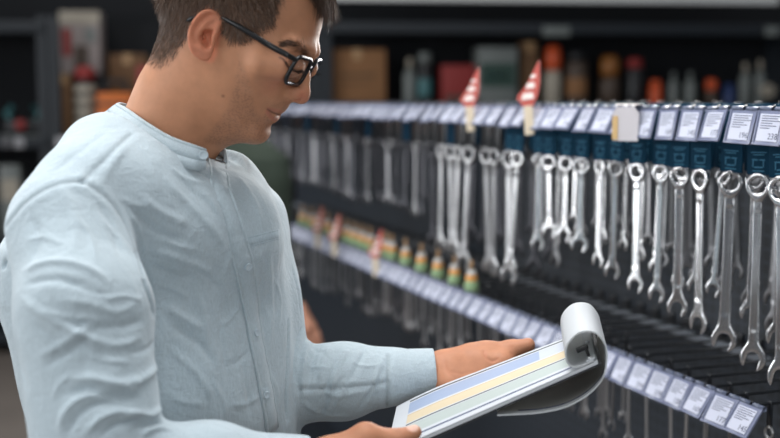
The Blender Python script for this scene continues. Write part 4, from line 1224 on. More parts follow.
# combination wrenches: flat ring at the top, open jaw at the bottom; unit length, origin at the top inside of the ring hole
def wrench_mesh(name, rr=0.066, hole=0.042, sw0=0.052, sw1=0.060, hw=0.088, jaw=0.044, th=0.026, ang=15, double=False, res=0.0065):
    zc = -hole
    zl = -1 + hw * 0.9 - hole + rr
    zt = zc
    def f(P):
        x, y, z = P[:, 0], P[:, 1], P[:, 2]
        d = np.sqrt(y * y + (z - zt) ** 2)
        ring = d - rr
        t = np.clip((z - zt) / (zl - zt), 0, 1)
        shaft = np.maximum(np.abs(y) - (sw0 + (sw1 - sw0) * t) / 2 * (1 - 0.18 * np.sin(np.pi * t)), np.maximum(z - zt, zl - z))
        head = np.sqrt((y / 1.0) ** 2 + ((z - zl) * 0.95) ** 2) - hw
        o = smin(smin(ring, shaft, 0.03), head, 0.035)
        if double:
            a = math.radians(-ang); u = -(z - zt) * 0 + (y * math.cos(a) + (z - zt) * math.sin(a)); v = -y * math.sin(a) + (z - zt) * math.cos(a)
            o = np.maximum(o, -np.maximum(np.abs(u) - jaw * .8, -v - 0.03)) if False else np.maximum(o, -(d - hole))
        else:
            o = np.maximum(o, -(d - hole * (1 + 0.05 * np.cos(12 * np.arctan2(y, z - zt)))))
        a = math.radians(ang); u = y * math.cos(a) + (z - zl) * math.sin(a); v = -y * math.sin(a) + (z - zl) * math.cos(a)
        slot = np.maximum(np.abs(u) - jaw, v - 0.012)
        slot = np.minimum(slot, np.sqrt(u * u + (v - 0.0) ** 2) - jaw)
        o = smax(o, -slot, 0.006)
        thk = th * (1.25 - 0.45 * np.clip((0.12 - np.abs(z - zt)) / 0.05, 0, 0) )
        mid = np.clip(np.minimum(zt - 0.12 - z, z - zl - 0.13) / 0.02, 0, 1)
        rec = np.clip(1 - np.maximum(np.abs(y) - sw0 * 0.26, 0) / 0.008, 0, 1) * mid
        tt = np.where(d < rr * 1.15, th * 1.3, th) - 0.006 * rec
        return smax(o, np.abs(x) - tt / 2, 0.008)
    V, Fc = surface_nets(f, (-0.04, -0.13, -1.06), (0.04, 0.13, 0.06), res)
    V = smooth_verts(V, Fc, 1, 0.4)
    return np_mesh(name, V, Fc)
WM_BIG = wrench_mesh('wrench_body', sw0=.062, sw1=.072, hw=.070, jaw=.035); WM_SLIM = wrench_mesh('wrench_body_slim', 0.064, 0.039, 0.052, 0.060, 0.066, 0.031, 0.024)
WM_SHORT = wrench_mesh('wrench_body_short', 0.085, 0.056, 0.062, 0.070, 0.090, 0.044, 0.034)
for m in (WM_BIG, WM_SLIM, WM_SHORT): m.materials.append(M_chrome)
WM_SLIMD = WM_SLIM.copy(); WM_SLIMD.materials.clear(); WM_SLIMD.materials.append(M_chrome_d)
# the small ones far down the aisle are seen only as glints: a lighter mesh
WL_SLIM = wrench_mesh('small_wrench_body', 0.068, 0.040, 0.056, 0.064, 0.074, 0.034, 0.028, res=0.011); WL_SLIM.materials.append(material('satin_steel', (0.50, 0.50, 0.51, 1), rough=0.28, metal=1.0, noise=0.06, nscale=60))
M_steel_shade = material('steel_shade', (0.09, 0.09, 0.10, 1), rough=0.35, metal=1.0, noise=0.08, nscale=60)  # steel of the far wrenches with their shade put into the colour
WL_SHADE = WL_SLIM.copy(); WL_SHADE.materials.clear(); WL_SHADE.materials.append(M_steel_shade)
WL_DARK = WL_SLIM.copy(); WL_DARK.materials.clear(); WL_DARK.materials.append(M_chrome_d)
cm = MB(); cm.box((0, 0, -0.045), (0.0022, 0.052, 0.104), bevel=0.0006)
CARD = cm.mesh('hanger_card'); CARD.materials.append(M_teal); CARDK = cm.mesh('strap_or_shaded_card'); CARDK.materials.append(M_rod)
cp = MB()
for z, w0 in [(-.064, .034), (-.0675, .024)]: cp.box((-0.0014, 0.0, z), (0.0006, w0, 0.0016))
for (y, z, a, h) in [(-.008, -.075, .012, .0022), (.008, -.075, .012, .0022), (-.011, -.081, .0022, .010), (.012, -.081, .0022, .010), (0, -.086, .018, .0022), (0, -.0915, .026, .0018)]: cp.box((-0.0014, y, z), (0.0006, a, h))
CPRINT = cp.mesh('card_print'); CPRINT.materials.append(M_tprint)

NT = 52; PITCH_T = 0.0615; YT0 = 1.185; ZT = 1.506
rsw = np.random.default_rng(5)
LENY = [(1.15, .305), (1.30, .300), (1.40, .270), (1.52, .245), (1.62, .225), (1.72, .205), (1.80, .185), (1.90, .165), (1.97, .165), (2.00, .245), (2.08, .290), (2.30, .295), (2.34, .275), (2.55, .27), (2.6, .20), (2.9, .185), (3.1, .21), (3.5, .19), (4.5, .18)]
ly, ll = zip(*LENY)
flip = 0
for i in range(NT):
    y = YT0 + i * PITCH_T
    o_ = ordinal(i + 1) + ' hook from the right'
    tilt = math.radians(float(np.interp(y, [1.2, 1.5, 1.75, 2.2, 4.4], [14, 15, 30, 36, 38])) + rsw.uniform(-5, 5))
    make_hook(i, y, ZT, 'black hook and grey price tag, ' + ordinal(i + 1) + ' from the right in the top row', 'hooks of the top row', tilt, math.radians(rsw.uniform(-6, 6)), [4, 0, 5, 1, 3, 2, 6, 7][i % 8])
    L0 = float(np.interp(y, ly, ll)); nw = 4 if y < 2.1 else 3 if y < 2.6 else 2
    for k in range(nw):
        big = y < 2.05
        if k == 0: L = L0 * rsw.uniform(.97, 1.03)
        else: L = L0 * rsw.uniform(.80, .95) if y < 2.0 else L0 * rsw.uniform(.62, .98)
        me = (WM_BIG if k == 0 and i % 4 != 2 else WM_SLIM if k < 2 else WM_SLIMD) if y < 2.1 else (WL_SLIM if k == 0 and y < 2.5 else WL_DARK if k == 0 and (y < 2.5 or i % 3 == 0) else WL_SHADE)  # farther and deeper wrenches take darker metal, shade painted into it
        if y < 2.1 and .15 < L < .19 and k == 0: me = WM_SHORT
        xo = 0.016 + k * (0.050 if nw == 4 else 0.062) + rsw.uniform(-.004, .01)
        where = ['front one', 'second one back', 'third one back', 'rear one'][k] if nw == 4 else ['front one', 'middle one', 'rear one'][k] if nw == 3 else ['front one', 'rear one'][k]
        t = empty('wrench', (WX + xo, y + rsw.uniform(-.003, .003), ZT - 0.0), 0, ('shade-darkened silver' if me is WL_SHADE else 'silver') + ' combination wrench, ' + where + ' on the ' + o_ + ', top row', 'wrench', 'wrenches hanging in the top row')
        t.rotation_euler = (math.radians(rsw.uniform(-3.5, 3.5)), math.radians(rsw.uniform(-1.5, 2.0)), 0)
        bo = link('wrench_body', me, None, t, loc=(0, 0, -0.100), rot=(0, 0, math.radians(rsw.uniform(8, 48)))); bo.scale = (L * (1.15 if L < .2 else 1), L * (1.15 if L < .2 else 1), L)
        hc = link('hanger_card', CARD if y < 2.15 or i % 5 == 0 else CARDK, None, t, loc=(0, 0, 0.001))  # far cards are teal too, swapped to black as painted shade
        if y < 2.15: link('card_print', CPRINT, None, hc)

# ---- lower row: hooks with tags, small tools hanging behind them
ZL = 1.072; NLW = 58; PITCH_L = 0.0545; YL0 = 1.27
for i in range(NLW):
    y = YL0 + i * PITCH_L
    o_ = ordinal(i + 1) + ' hook from the right'
    make_hook(i, y, ZL, 'black hook and grey price tag, ' + ordinal(i + 1) + ' from the right in the lower row', 'hooks of the lower row', math.radians(30 + rsw.uniform(-5, 5)), math.radians(rsw.uniform(-6, 6)), [3, 1, 2, 7, 0, 6, 4, 5][i % 8])
    for k in range(2):
        if y < 1.75 and k: continue
        L = rsw.uniform(.13, .19)
        xo = 0.03 + k * 0.06 + rsw.uniform(0, .02)
        where = 'front one' if k == 0 else 'rear one'
        if y < 1.75: where = 'only one'
        t = empty('small_wrench', (WX + xo, y, ZL), 0, 'small wrench, ' + where + ' on the ' + o_ + ', lower row', 'wrench', 'small wrenches hanging in the lower row')
        t.rotation_euler = (math.radians(rsw.uniform(-3, 3)), 0, 0)
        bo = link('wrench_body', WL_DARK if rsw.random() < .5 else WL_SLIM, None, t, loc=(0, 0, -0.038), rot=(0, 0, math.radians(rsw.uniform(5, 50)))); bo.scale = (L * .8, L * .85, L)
        b_ = link('hanger_card', CARDK, None, t, loc=(0, 0, 0.001)); b_.scale = (1, .2 if y < 2.2 else .4, .42)

# ---- red pennant markers standing on the tags
M_red = material('pennant_red', srgb(186, 84, 74), rough=0.5, noise=0.05)
M_redf = material('pennant_faded', srgb(196, 118, 102), rough=0.5, noise=0.05)
M_white = material('pennant_white', srgb(236, 226, 220), rough=0.5, noise=0.03)
M_beige = material('pennant_stem', srgb(206, 192, 168), rough=0.5, noise=0.05)
def pennant(y, x, z, h, lab, turn=-0.5, tint=M_red):
    t = empty('sale_pennant', (x, y, z), turn, lab, 'price pennant', 'red price pennants')
    t.rotation_euler = (math.radians(-4), 0, turn); b = MB(); w = h * .26
    b.prism([(-w, h * .20), (-w * .45, 0), (w * .35, -h * .04), (w * .95, h * .26), (w * 1.15, h * .5), (w * 1.25, h * 1.0), (w * .85, h * .86), (w * .1, h * .52)], 0.002, M=Matrix(((0, 0, 1, 0), (-1, 0, 0, 0), (0, 1, 0, h * .62), (0, 0, 0, 1))))
    b.build('pennant', tint, t)
    m = MB()
    for (yy, zz, a, c) in ((.0, .14, 1.1, .16), (.3, .38, .8, .14), (.6, .60, .5, .09)): m.prism([(-a * w * .5 + yy * w, h * zz), (a * w * .5 + yy * w, h * (zz + .02)), (a * w * .45 + yy * w, h * (zz + c)), (-a * w * .35 + yy * w, h * (zz + c * .9))], 0.0008, M=Matrix(((0, 0, 1, -0.0009), (-1, 0, 0, 0), (0, 1, 0, h * .62), (0, 0, 0, 1))))
    m.build('pennant_print', M_white, t)
    s = MB(); s.box((0.0005, 0.0, h * .31), (0.002, w * .8, h * .64)); s.build('stem', M_beige, t)
def wy(px, x=WX): 
    a = PSI + math.atan((px - 390) / FOC * CP); return x / math.tan(a)
pennant(wy(471, WX - .03), WX - .03, 1.452, .086, 'red pennant on a pale stem in the top row, left of the two', 0.75)
pennant(wy(530, WX - .03), WX - .03, 1.452, .090, 'red pennant on a pale stem in the top row, right of the two', 0.75)
pennant(wy(317, WX - .03), WX - .03, ZL - .035, .085, 'faded red pennant over the lower row, leftmost of the three', 0.75, M_redf)
pennant(wy(334, WX - .03), WX - .03, ZL - .04, .085, 'faded red pennant over the lower row, middle of the three', 0.75, M_redf)
pennant(wy(376, WX - .03), WX - .03, ZL - .045, .085, 'red pennant over the lower row, rightmost of the three', 0.75)
# folded white price card in the top row
M_amber = material('card_amber', srgb(196, 164, 112), rough=0.5, noise=0.05)
M_fold = material('folded_card_white', srgb(190, 186, 190), rough=0.5, noise=0.03)
t = empty('folded_price_card', (WX - .030, wy(627, WX - .03), ZT - 0.055), 0.6, 'white folded price card with an amber edge sticking up from the top row', 'price card')
b = MB(); b.prism([(-.024, 0), (.020, 0), (.022, .046), (.012, .058), (-.018, .057), (-.025, .046)], 0.003, M=Matrix(((0, 0, 1, 0), (-1, 0, 0, 0), (0, 1, 0, 0), (0, 0, 0, 1)))); b.build('card_front', M_fold, t)
b = MB(); b.box((-.0008, .020, .022), (0.001, .010, .040)); b.build('amber_band', M_amber, t)
b = MB(); b.box((0.014, 0, .0615), (0.028, .040, .002), bevel=.0006); b.build('card_top', M_white, t)
# ---- tools with orange and green handles, upright on the lower hooks
M_orange = material('handle_orange', srgb(216, 152, 80), rough=0.4, noise=0.05)
M_green = material('handle_green', srgb(132, 158, 118), rough=0.45, noise=0.06)
M_cap = material('handle_cap', srgb(186, 186, 184), rough=0.4, noise=0.05)
M_tip = material('handle_tip', srgb(156, 122, 84), rough=0.4, noise=0.05)
def handle(px, n, lab, s=1.0):
    t = empty('handled_tool', (WX + .012, wy(px, WX + .012), ZL - 0.012), 0, lab, 'hand tool', 'orange and green handled tools')
    t.scale = (s, s, s)
    b = MB(); b.lathe([(.010, 0), (.0175, .004), (.018, .034), (.014, .041)], n=16); b.build('handle', M_green, t)
    b = MB(); b.lathe([(.0135, .040), (.0145, .043), (.0142, .054), (.0125, .056)], n=16); b.build('band', M_orange, t)
    b = MB(); b.lathe([(.0125, .054), (.012, .062), (.007, .069)], n=16); b.build('cap', M_cap, t)
    b = MB(); b.lathe([(.0055, .068), (.005, .084), (.003, .092)], n=12); b.build('tip', M_tip, t)
hx = [302, 311, 327, 346, 354, 362, 370, 386, 392, 406, 422, 439, 456, 473]
for n, px in enumerate(hx):
    handle(px, n, 'orange and green handled tool over the lower row, ' + ordinal(len(hx) - n) + ' of its run from the right', 0.95)
# ================================================================== the far end of the shop
M_floor = material('floor_concrete', srgb(112, 104, 98), rough=0.55, noise=0.12, nscale=3)
fl = MB(); fl.box((0, 3.5, -0.02), (13, 12, 0.04)); tag(fl.build('floor', M_floor), kind='structure')
M_wall = material('wall_dark', srgb(14, 18, 24), rough=0.8, noise=0.1, nscale=4)
BR = -PSI + math.radians(5.8)        # the end shelving stands a little off square to the tool wall
def R2(a): return np.array([[math.cos(a), -math.sin(a)], [math.sin(a), math.cos(a)]])
# shelf frame: u to the right, v away, in the heading frame
BU = np.array([math.cos(math.radians(5.8)), math.sin(math.radians(5.8)), 0]); BV = np.array([-math.sin(math.radians(5.8)), math.cos(math.radians(5.8)), 0])
BO = pt(390, 100, 6.6) * np.array([1, 1, 0])
def on_shelf(px, py, v=0.0):
    """u and height of the spot at a pixel on the vertical plane v behind the shelf front"""
    r = ray(px, py); t = ((BO + BV * v - C0) @ BV) / (r @ BV); q = C0 + r * t
    return (q - BO) @ BU, q[2]
RZ = math.atan2(to_world(BU)[1], to_world(BU)[0])
def bw(u, v, z): return to_world(BO + BU * u + BV * v + np.array([0, 0, z]))
wl = MB(); wl.box((0, 0, 1.6), (14, 0.1, 3.2)); tag(wl.build('wall_back', M_wall, None, bw(0, 0.75, 0), (0, 0, RZ)), kind='structure')
M_shelf = material('shelf_steel', srgb(30, 38, 46), rough=0.5, noise=0.08)
M_strip = material('shelf_strip_grey', srgb(20, 28, 36), rough=0.5, noise=0.08)
def shelf_unit(u0, u1, levels, lab, beams=()):
    uc = (u0 + u1) / 2; w_ = u1 - u0
    t = empty('shelving_unit', bw(uc, 0, 0), RZ, lab, 'shelving')
    for s in (-1, 1):
        b = MB(); b.box((s * (w_ / 2 - .03), 0.02, 1.005), (.06, .06, 2.01), bevel=.004); b.build('upright', M_strip, t)
        b = MB(); b.box((s * (w_ / 2 - .03), 0.56, 1.005), (.06, .06, 2.01), bevel=.004); b.build('upright', M_shelf, t)
    for z in levels:
        b = MB(); b.box((0, .29, z - .02), (w_ - .01, .58, .04), bevel=.004); s_ = b.build('shelf', M_shelf, t)
        b = MB(); b.box((0, -.012, z - .025), (w_ - .02, .02, .07), bevel=.003); b.build('price_rail', M_strip, s_)
    b = MB(); b.box((0, .60, 1.005), (w_, .02, 2.01)); b.build('back_panel', M_wall, t)
    return t
zS = on_shelf(30, 138)[1]; zT = on_shelf(650, 22)[1]
uA = on_shelf(49, 100)[0]
shelf_unit(uA - 1.75, uA, [0.12, .70, zS, 1.97], 'dark steel shelving behind the man, cut by the left edge')
u2 = on_shelf(322, 100)[0]
shelf_unit(uA + .005, u2, [0.12, .70, zS], 'dark steel shelving holding the orange box, left of the man')
u3 = on_shelf(812, 100)[0]
zR = on_shelf(560, 108)[1]
shelf_unit(u2 + .005, u3, [0.12, .70, zR, 1.98], 'long dark steel shelving above the wrenches, right of the man')
shelf_unit(u3 + .005, u3 + 1.6, [0.12, .70, zR, 1.98], 'dark steel shelving cut by the right edge of the photo')
# light grey canopy edge along the top
M_canopy = material('canopy_grey', srgb(226, 228, 228), rough=0.5, noise=0.05)
uL, zc = on_shelf(300, -.5); uR, _ = on_shelf(774, 7)
t = empty('canopy_fascia', bw((uL + uR) / 2, -0.05, 0), RZ, 'pale grey fascia board along the top of the far shelving', 'fascia')
b = MB(); b.box((0, 0, zc + .07), (uR - uL, .05, .16), bevel=.006); b.build('fascia_board', M_canopy, t)
b = MB(); b.box((0, .30, zc + .14), (uR - uL, .56, .02)); b.build('top_board', M_canopy, t)

def mat1(n, r, g, b_, rough=0.5, **k): return material(n, srgb(r, g, b_), rough=rough, noise=0.06, **k)
M_kraft = mat1('carton_kraft', 138, 98, 64, .8); M_kraft2 = mat1('carton_kraft_dark', 112, 82, 56, .8); M_tape = mat1('carton_tape', 176, 140, 98, .4)
M_wbox = mat1('print_white', 150, 140, 138); M_rbox = mat1('print_red', 140, 40, 38); M_black = mat1('black_plastic', 22, 24, 28, .4)
M_orb = mat1('orange_plastic', 214, 110, 28, .4); M_cream = mat1('cream_print', 166, 158, 144); M_tealp = mat1('teal_plastic', 60, 110, 114, .4); M_gbottle = mat1('grey_plastic', 112, 118, 116, .4)
M_or2 = mat1('orange_red_plastic', 206, 82, 36, .4); M_blue = mat1('blue_plastic', 28, 52, 100, .4); M_ygold = mat1('amber_plastic', 138, 86, 32, .4); M_brown = mat1('brown_plastic', 74, 60, 50, .5); M_dkgreen = mat1('dark_green_print', 44, 70, 62)
def base_of(x0, x1, y1, v): 
    u0, z = on_shelf(x0, y1, v); u1, _ = on_shelf(x1, y1, v); return (u0 + u1) / 2, z, u1 - u0
def carton(x0, y0, x1, y1, lab, mat, v=0.06, depth=.26, name='carton', z=None, marks=(), cat='box', tape=True):
    u, zb, w_ = base_of(x0, x1, y1, v); zt = on_shelf(x0, y0, v)[1]
    if z is not None: zb = z
    h = zt - zb
    t = empty(name, bw(u, v, zb), RZ, lab, cat)
    b = MB(); b.box((0, depth / 2, h / 2), (w_, depth, h), bevel=.006); b.build('box_body', mat, t)
    if tape: 
        b = MB(); b.box((0, depth / 2, h + .0006), (.05, depth, .0012)); b.box((0, -.0006, h - .03), (.05, .0012, .06)); b.build('tape', M_tape, t)
    for (a0, b0, a1, b1, m, nm) in marks:
        q = MB(); q.box(((a0 + a1) / 2 * w_ - w_ / 2, -.0015, (b0 + b1) / 2 * h), ((a1 - a0) * w_, .003, (b1 - b0) * h)); q.build(nm, m, t)
    return t, w_, h
zL_ = on_shelf(80, 131, .06)[1]; zRr = on_shelf(560, 106, 0)[1]
zS2 = zS + .002; zR2 = zR + .002
carton(56, 74, 72, 132, 'narrow kraft carton standing left of the banded stack', M_kraft2, z=zS2, depth=.10)
u, zb, w_ = base_of(75, 96, 131, .06)
t = empty('banded_canister', bw(u, .10, zS2), RZ, 'dark canister with four pale bands between the cartons', 'canister')
hh = on_shelf(70, 80, .06)[1] - zS2
b = MB(); b.lathe([(w_ * .48, 0), (w_ * .5, .01), (w_ * .5, hh - .02), (w_ * .46, hh)], n=24); b.build('canister_body', M_black, t)
for k in range(4):
    z0 = hh * (.18 + .2 * k); b = MB(); b.lathe([(w_ * .505, z0), (w_ * .52, z0 + .005), (w_ * .52, z0 + hh * .12), (w_ * .505, z0 + hh * .125)], n=24); b.build('pale_band', M_cream, t)
b = MB(); b.lathe([(w_ * .4, hh), (w_ * .52, hh + .02), (w_ * .45, hh + .07), (w_ * .2, hh + .085)], n=20); b.build('lid', M_rbox, t)
# tall white printed box above them stands on a riser
zr = on_shelf(80, 74, .3)[1]
b = MB(); t = empty('riser_shelf', bw(base_of(56, 104, 74, .3)[0], .2, zS2), RZ, 'small dark riser shelf carrying the white printed box', 'riser')
wr_ = base_of(56, 104, 74, .3)[2]; hr = zr - zS2
b.box((0, .1, hr - .01), (wr_, .24, .02)); b.build('board', M_shelf, t)
for s in (-1, 1):
    b = MB(); b.box((s * (wr_ / 2 - .01), .1, (hr - .02) / 2), (.02, .24, hr - .02)); b.build('side_panel', M_shelf, t)
carton(61, 11, 101, 74, 'tall white box with a red figure print on the riser', M_wbox, v=.24, depth=.2, name='printed_box', z=zr, tape=False,
       marks=[(.0, .80, 1, 1, M_cream, 'top_print'), (.06, .28, .28, .72, M_rbox, 'red_print'), (.35, .05, .7, .45, M_brown, 'picture_print'), (.62, .5, .9, .74, M_gbottle, 'picture_print')])
tb, w_, h = carton(98, 93, 133, 131, 'orange plastic tool box with a black handle', M_orb, v=.01, depth=.13, name='tool_box', z=zS2, tape=False, marks=[(.0, .72, 1, .80, M_black, 'lid_seam')])
q = MB(); q.tube([(-w_ * .3, .065, h), (-w_ * .28, .065, h + .07), (w_ * .28, .065, h + .07), (w_ * .3, .065, h)], .016, 8); q.build('handle', M_black, tb)
carton(109, 54, 147, 94, 'brown carton behind and above the orange tool box', M_kraft2, v=.34, depth=.2, z=zS2)
carton(138, 66, 152, 131, 'dull red box beside the back of the man', M_rbox, v=.08, depth=.2, z=zS2, name='red_box', tape=False, marks=[(.1, .55, .9, .7, M_black, 'dark_print')])
# power tool at far left
u, zb, w_ = base_of(0, 42, 137, .08)
t = empty('power_tool', bw(u, .1, zS2), RZ, 'dark power tool with red and teal details on the left shelf', 'power tool')
s_ = w_ / .25
b = MB(); b.box((0, .08, .06 * s_), (.22 * s_, .14, .10 * s_), bevel=.02); b.build('tool_body', M_black, t)
b = MB(); b.lathe([(.03 * s_, 0), (.034 * s_, .01), (.034 * s_, .03), (.02 * s_, .035)], c=(0, .0, .075 * s_), n=18, rot=Matrix.Rotation(math.radians(90), 3, 'X')); b.build('red_knob', M_rbox, t)
for s in (-1, 1):
    b = MB(); b.tube([(s * .08 * s_, .06, .10 * s_), (s * .10 * s_, .06, .15 * s_), (s * .06 * s_, .06, .19 * s_)], .018 * s_, 8); b.build('teal_grip', M_tealp, t)
b = MB(); b.box((0, .08, .006), (.26 * s_, .16, .012), bevel=.003); b.build('sole_plate', M_gbottle, t)
for k, (x0, x1, g) in enumerate(((14, 24, 150), (56, 67, 170), (68, 78, 120), (81, 92, 150), (2, 10, 90))):
    u, zz, w_ = base_of(x0, x1, 146, -.03)
    b = MB(); b.box((0, 0, 0), (w_, .004, .06), bevel=.001)
    o = b.build('shelf_price_label', mat1('label_paper', g, g, g + 4), None, bw(u, -.026, zS - .025), (0, 0, RZ))
    tag(o, ['white shelf label under the power tool', 'pale shelf label below the kraft carton', 'grey shelf label below the banded canister', 'white shelf label left of the man’s shoulder', 'dim shelf label at the left edge'][k], 'label', 'shelf labels')
carton(0, 165, 21, 205, 'grey box on the lower left shelf beside the shoulder', M_gbottle, v=.06, depth=.2, z=.702, name='grey_box', tape=False, marks=[(.1, .5, .9, .8, M_cream, 'pale_print')])
carton(328, 49, 386, 106, 'brown kraft carton with faint print over the far wrenches', M_kraft, v=.06, depth=.3, z=zR2, marks=[(.2, .52, .82, .60, M_kraft2, 'carton_print'), (.2, .40, .75, .44, M_kraft2, 'carton_print')])
carton(442, 65, 476, 106, 'dark red box above the left red pennant', M_rbox, v=.06, depth=.2, z=zR2, name='red_box', tape=False, marks=[(.1, .15, .9, .3, M_brown, 'lower_print')])
carton(478, 47, 517, 106, 'white and dark green box between the two red pennants', M_gbottle, v=.06, depth=.2, z=zR2, name='printed_box', tape=False, marks=[(.05, .34, .95, .74, M_dkgreen, 'green_print'), (.2, .46, .8, .58, M_tealp, 'emblem_print')])
carton(521, 42, 537, 106, 'slim brown carton behind the right red pennant', M_kraft2, v=.12, depth=.14, z=zR2)
def bottle(x0, y0, x1, lab, body, cap, v=.08, name='bottle', band=None, cat='bottle', kind=0):
    u, zb, w_ = base_of(x0, x1, 106, v); h = on_shelf(x0, y0, v)[1] - zR2; r = w_ / 2
    t = empty(name, bw(u, v + r, zR2), RZ, lab, cat)
    if kind == 0: pr = [(r * .9, 0), (r, .01), (r, h * .62), (r * .8, h * .72), (r * .38, h * .8)]; cp_ = [(r * .42, h * .8), (r * .42, h * .97), (r * .3, h)]
    elif kind == 1: pr = [(r * .95, 0), (r, .006), (r, h * .76), (r * .86, h * .8)]; cp_ = [(r * .88, h * .8), (r * .86, h * .96), (r * .6, h)]
    else: pr = [(r * .5, 0), (r * .95, .03), (r, h * .45), (r * .8, h * .6)]; cp_ = [(r * .82, h * .6), (r * .95, h * .75), (r * .85, h * .95), (r * .5, h)]
    b = MB(); b.lathe(pr, n=20); b.build('bottle_body', body, t)
    b = MB(); b.lathe(cp_, n=20); b.build('cap', cap, t)
    if band: b = MB(); b.lathe([(r * 1.005, h * .2), (r * 1.02, h * .22), (r * 1.02, h * .5), (r * 1.005, h * .52)], n=20); b.build('wrap_label', band, t)
bottle(404, 58, 417, 'grey bottle with a pale cap right of the kraft carton', M_gbottle, M_cream, kind=0)
bottle(418, 52, 433, 'dark spray can with a teal wrap right of the grey bottle', M_black, M_gbottle, band=M_tealp, kind=1)
bottle(546, 45, 563, 'orange bag-shaped jug with a pale base behind the right pennant', M_cream, M_or2, kind=2, name='jug', cat='jug')
bottle(568, 50, 589, 'brown jar with a beige wrap right of the orange jug', M_brown, M_black, band=M_kraft, kind=1, name='jar', cat='jar')
bottle(602, 55, 622, 'dark jar with an amber cap near the middle of the far shelf', M_brown, M_ygold, kind=2, name='jar', cat='jar')
bottle(628, 58, 645, 'dark bottle with a dull red cap, right of the amber capped jar', M_black, M_rbox, kind=1)
bottle(651, 80, 663, 'short orange-red can on the far shelf', M_or2, M_or2, kind=1, name='can', cat='can')
bottle(670, 72, 679, 'slim grey bottle, left one of the pale pair', M_gbottle, M_gbottle, kind=0)
bottle(686, 72, 697, 'slim grey bottle, right one of the pale pair', M_gbottle, M_gbottle, kind=0)
bottle(707, 79, 719, 'small can with an orange cap right of the pale pair', M_brown, M_or2, kind=2, name='can', cat='can')
bottle(725, 84, 737, 'small blue can near the right end of the far shelf', M_blue, M_blue, kind=1, name='can', cat='can')
bottle(741, 63, 752, 'grey bottle with a cream cap near the right edge', M_gbottle, M_cream, kind=0)
bottle(756, 60, 766, 'slim cream capped bottle at the right edge', M_gbottle, M_cream, kind=0)
u, zb, w_ = base_of(762, 774, 106, .03); zc2 = on_shelf(768, 91, .03)[1]
t = empty('tape_roll', bw(u, .05, zR2), RZ, 'pale round roll with a dark core at the right edge', 'tape roll')
b = MB(); b.lathe([(w_ * .22, -.02), (w_ * .55, -.02), (w_ * .55, .02), (w_ * .22, .02), (w_ * .22, -.02)], c=(0, 0, zc2 - zR2), n=24, rot=Matrix.Rotation(math.radians(90), 3, 'X')); b.f = [f for f in b.f if len(f) < 10]; b.sm = b.sm[:len(b.f)]; b.build('roll', M_cream, t)
b = MB(); b.box((0, 0, (zc2 - zR2 - w_ * .5) / 2), (w_ * .5, .05, (zc2 - zR2 - w_ * .5)), bevel=.004); b.build('stand', M_black, t)
for k, (x0, x1) in enumerate(((543, 570), (765, 779))):
    u, zz, w_ = base_of(x0, x1, 31, -.03)
    b = MB(); b.box((0, 0, 0), (w_, .004, .055), bevel=.001)
    o = b.build('beam_label', M_gbottle, None, bw(u, -.03, on_shelf(x0, 31, -.03)[1]), (0, 0, RZ))
    tag(o, ['pale label on the shelf beam above the right pennant', 'pale label on the shelf beam at the right edge'][k], 'label', 'beam labels')

# ---- the other customer, in green, beyond the man
M_green_c = material('green_sweater', srgb(50, 61, 51), rough=0.9, noise=0.12, nscale=120)
M_skin2 = material('skin_far', srgb(206, 148, 122), rough=0.55, noise=0.05)
M_hair2 = material('hair_far', srgb(52, 40, 34), rough=0.6, noise=0.15, nscale=80)
gD = 3.35
gN = pt(238, 150, gD); gT = gN * np.array([1, 1, 0]); gH = pt(226, 104, gD)
gs = [pt(270, 184, gD - .02), pt(196, 182, gD + .05)]; ge = [pt(275, 262, gD), pt(185, 270, gD)]; gw = [pt(295, 305, gD - .02), pt(196, 335, gD - .1)]
def f_gtorso(P):
    q = P - gT; r = np.sqrt((q[:, 0] / np.interp(P[:, 2], [.8, 1.0, 1.2, 1.34, 1.42], [.165, .155, .165, .16, .06])) ** 2 + (q[:, 1] / np.interp(P[:, 2], [.8, 1.0, 1.2, 1.34, 1.42], [.125, .115, .125, .11, .06])) ** 2)
    return np.maximum(np.maximum((r - 1) * .11, P[:, 2] - 1.42), .86 - P[:, 2])
def f_garm(P, g=0.0):
    f = None
    for a, b_, c in zip(gs, ge, gw):
        e = sd_chain(P, [a, b_, c], [.055 + g, .046 + g, .030 + g], .02); f = e if f is None else np.minimum(f, e)
    return f
def f_gsw(P): return smin(smin(f_gtorso(P), sd_cap(P, gs[0], gs[1], .055, .055), .04), f_garm(P), .02)
gl_ = [(gT + np.array([s * .085, 0, .88]), gT + np.array([s * .09, .01, .48]), gT + np.array([s * .095, 0, .09])) for s in (-1, 1)]
def f_gleg(P, g=0.0):
    f = None
    for a, b_, c in gl_:
        e = sd_chain(P, [a, b_, c], [.085 + g, .058 + g, .042 + g * 1.5], .02); f = e if f is None else smin(f, e, .01)
    return f
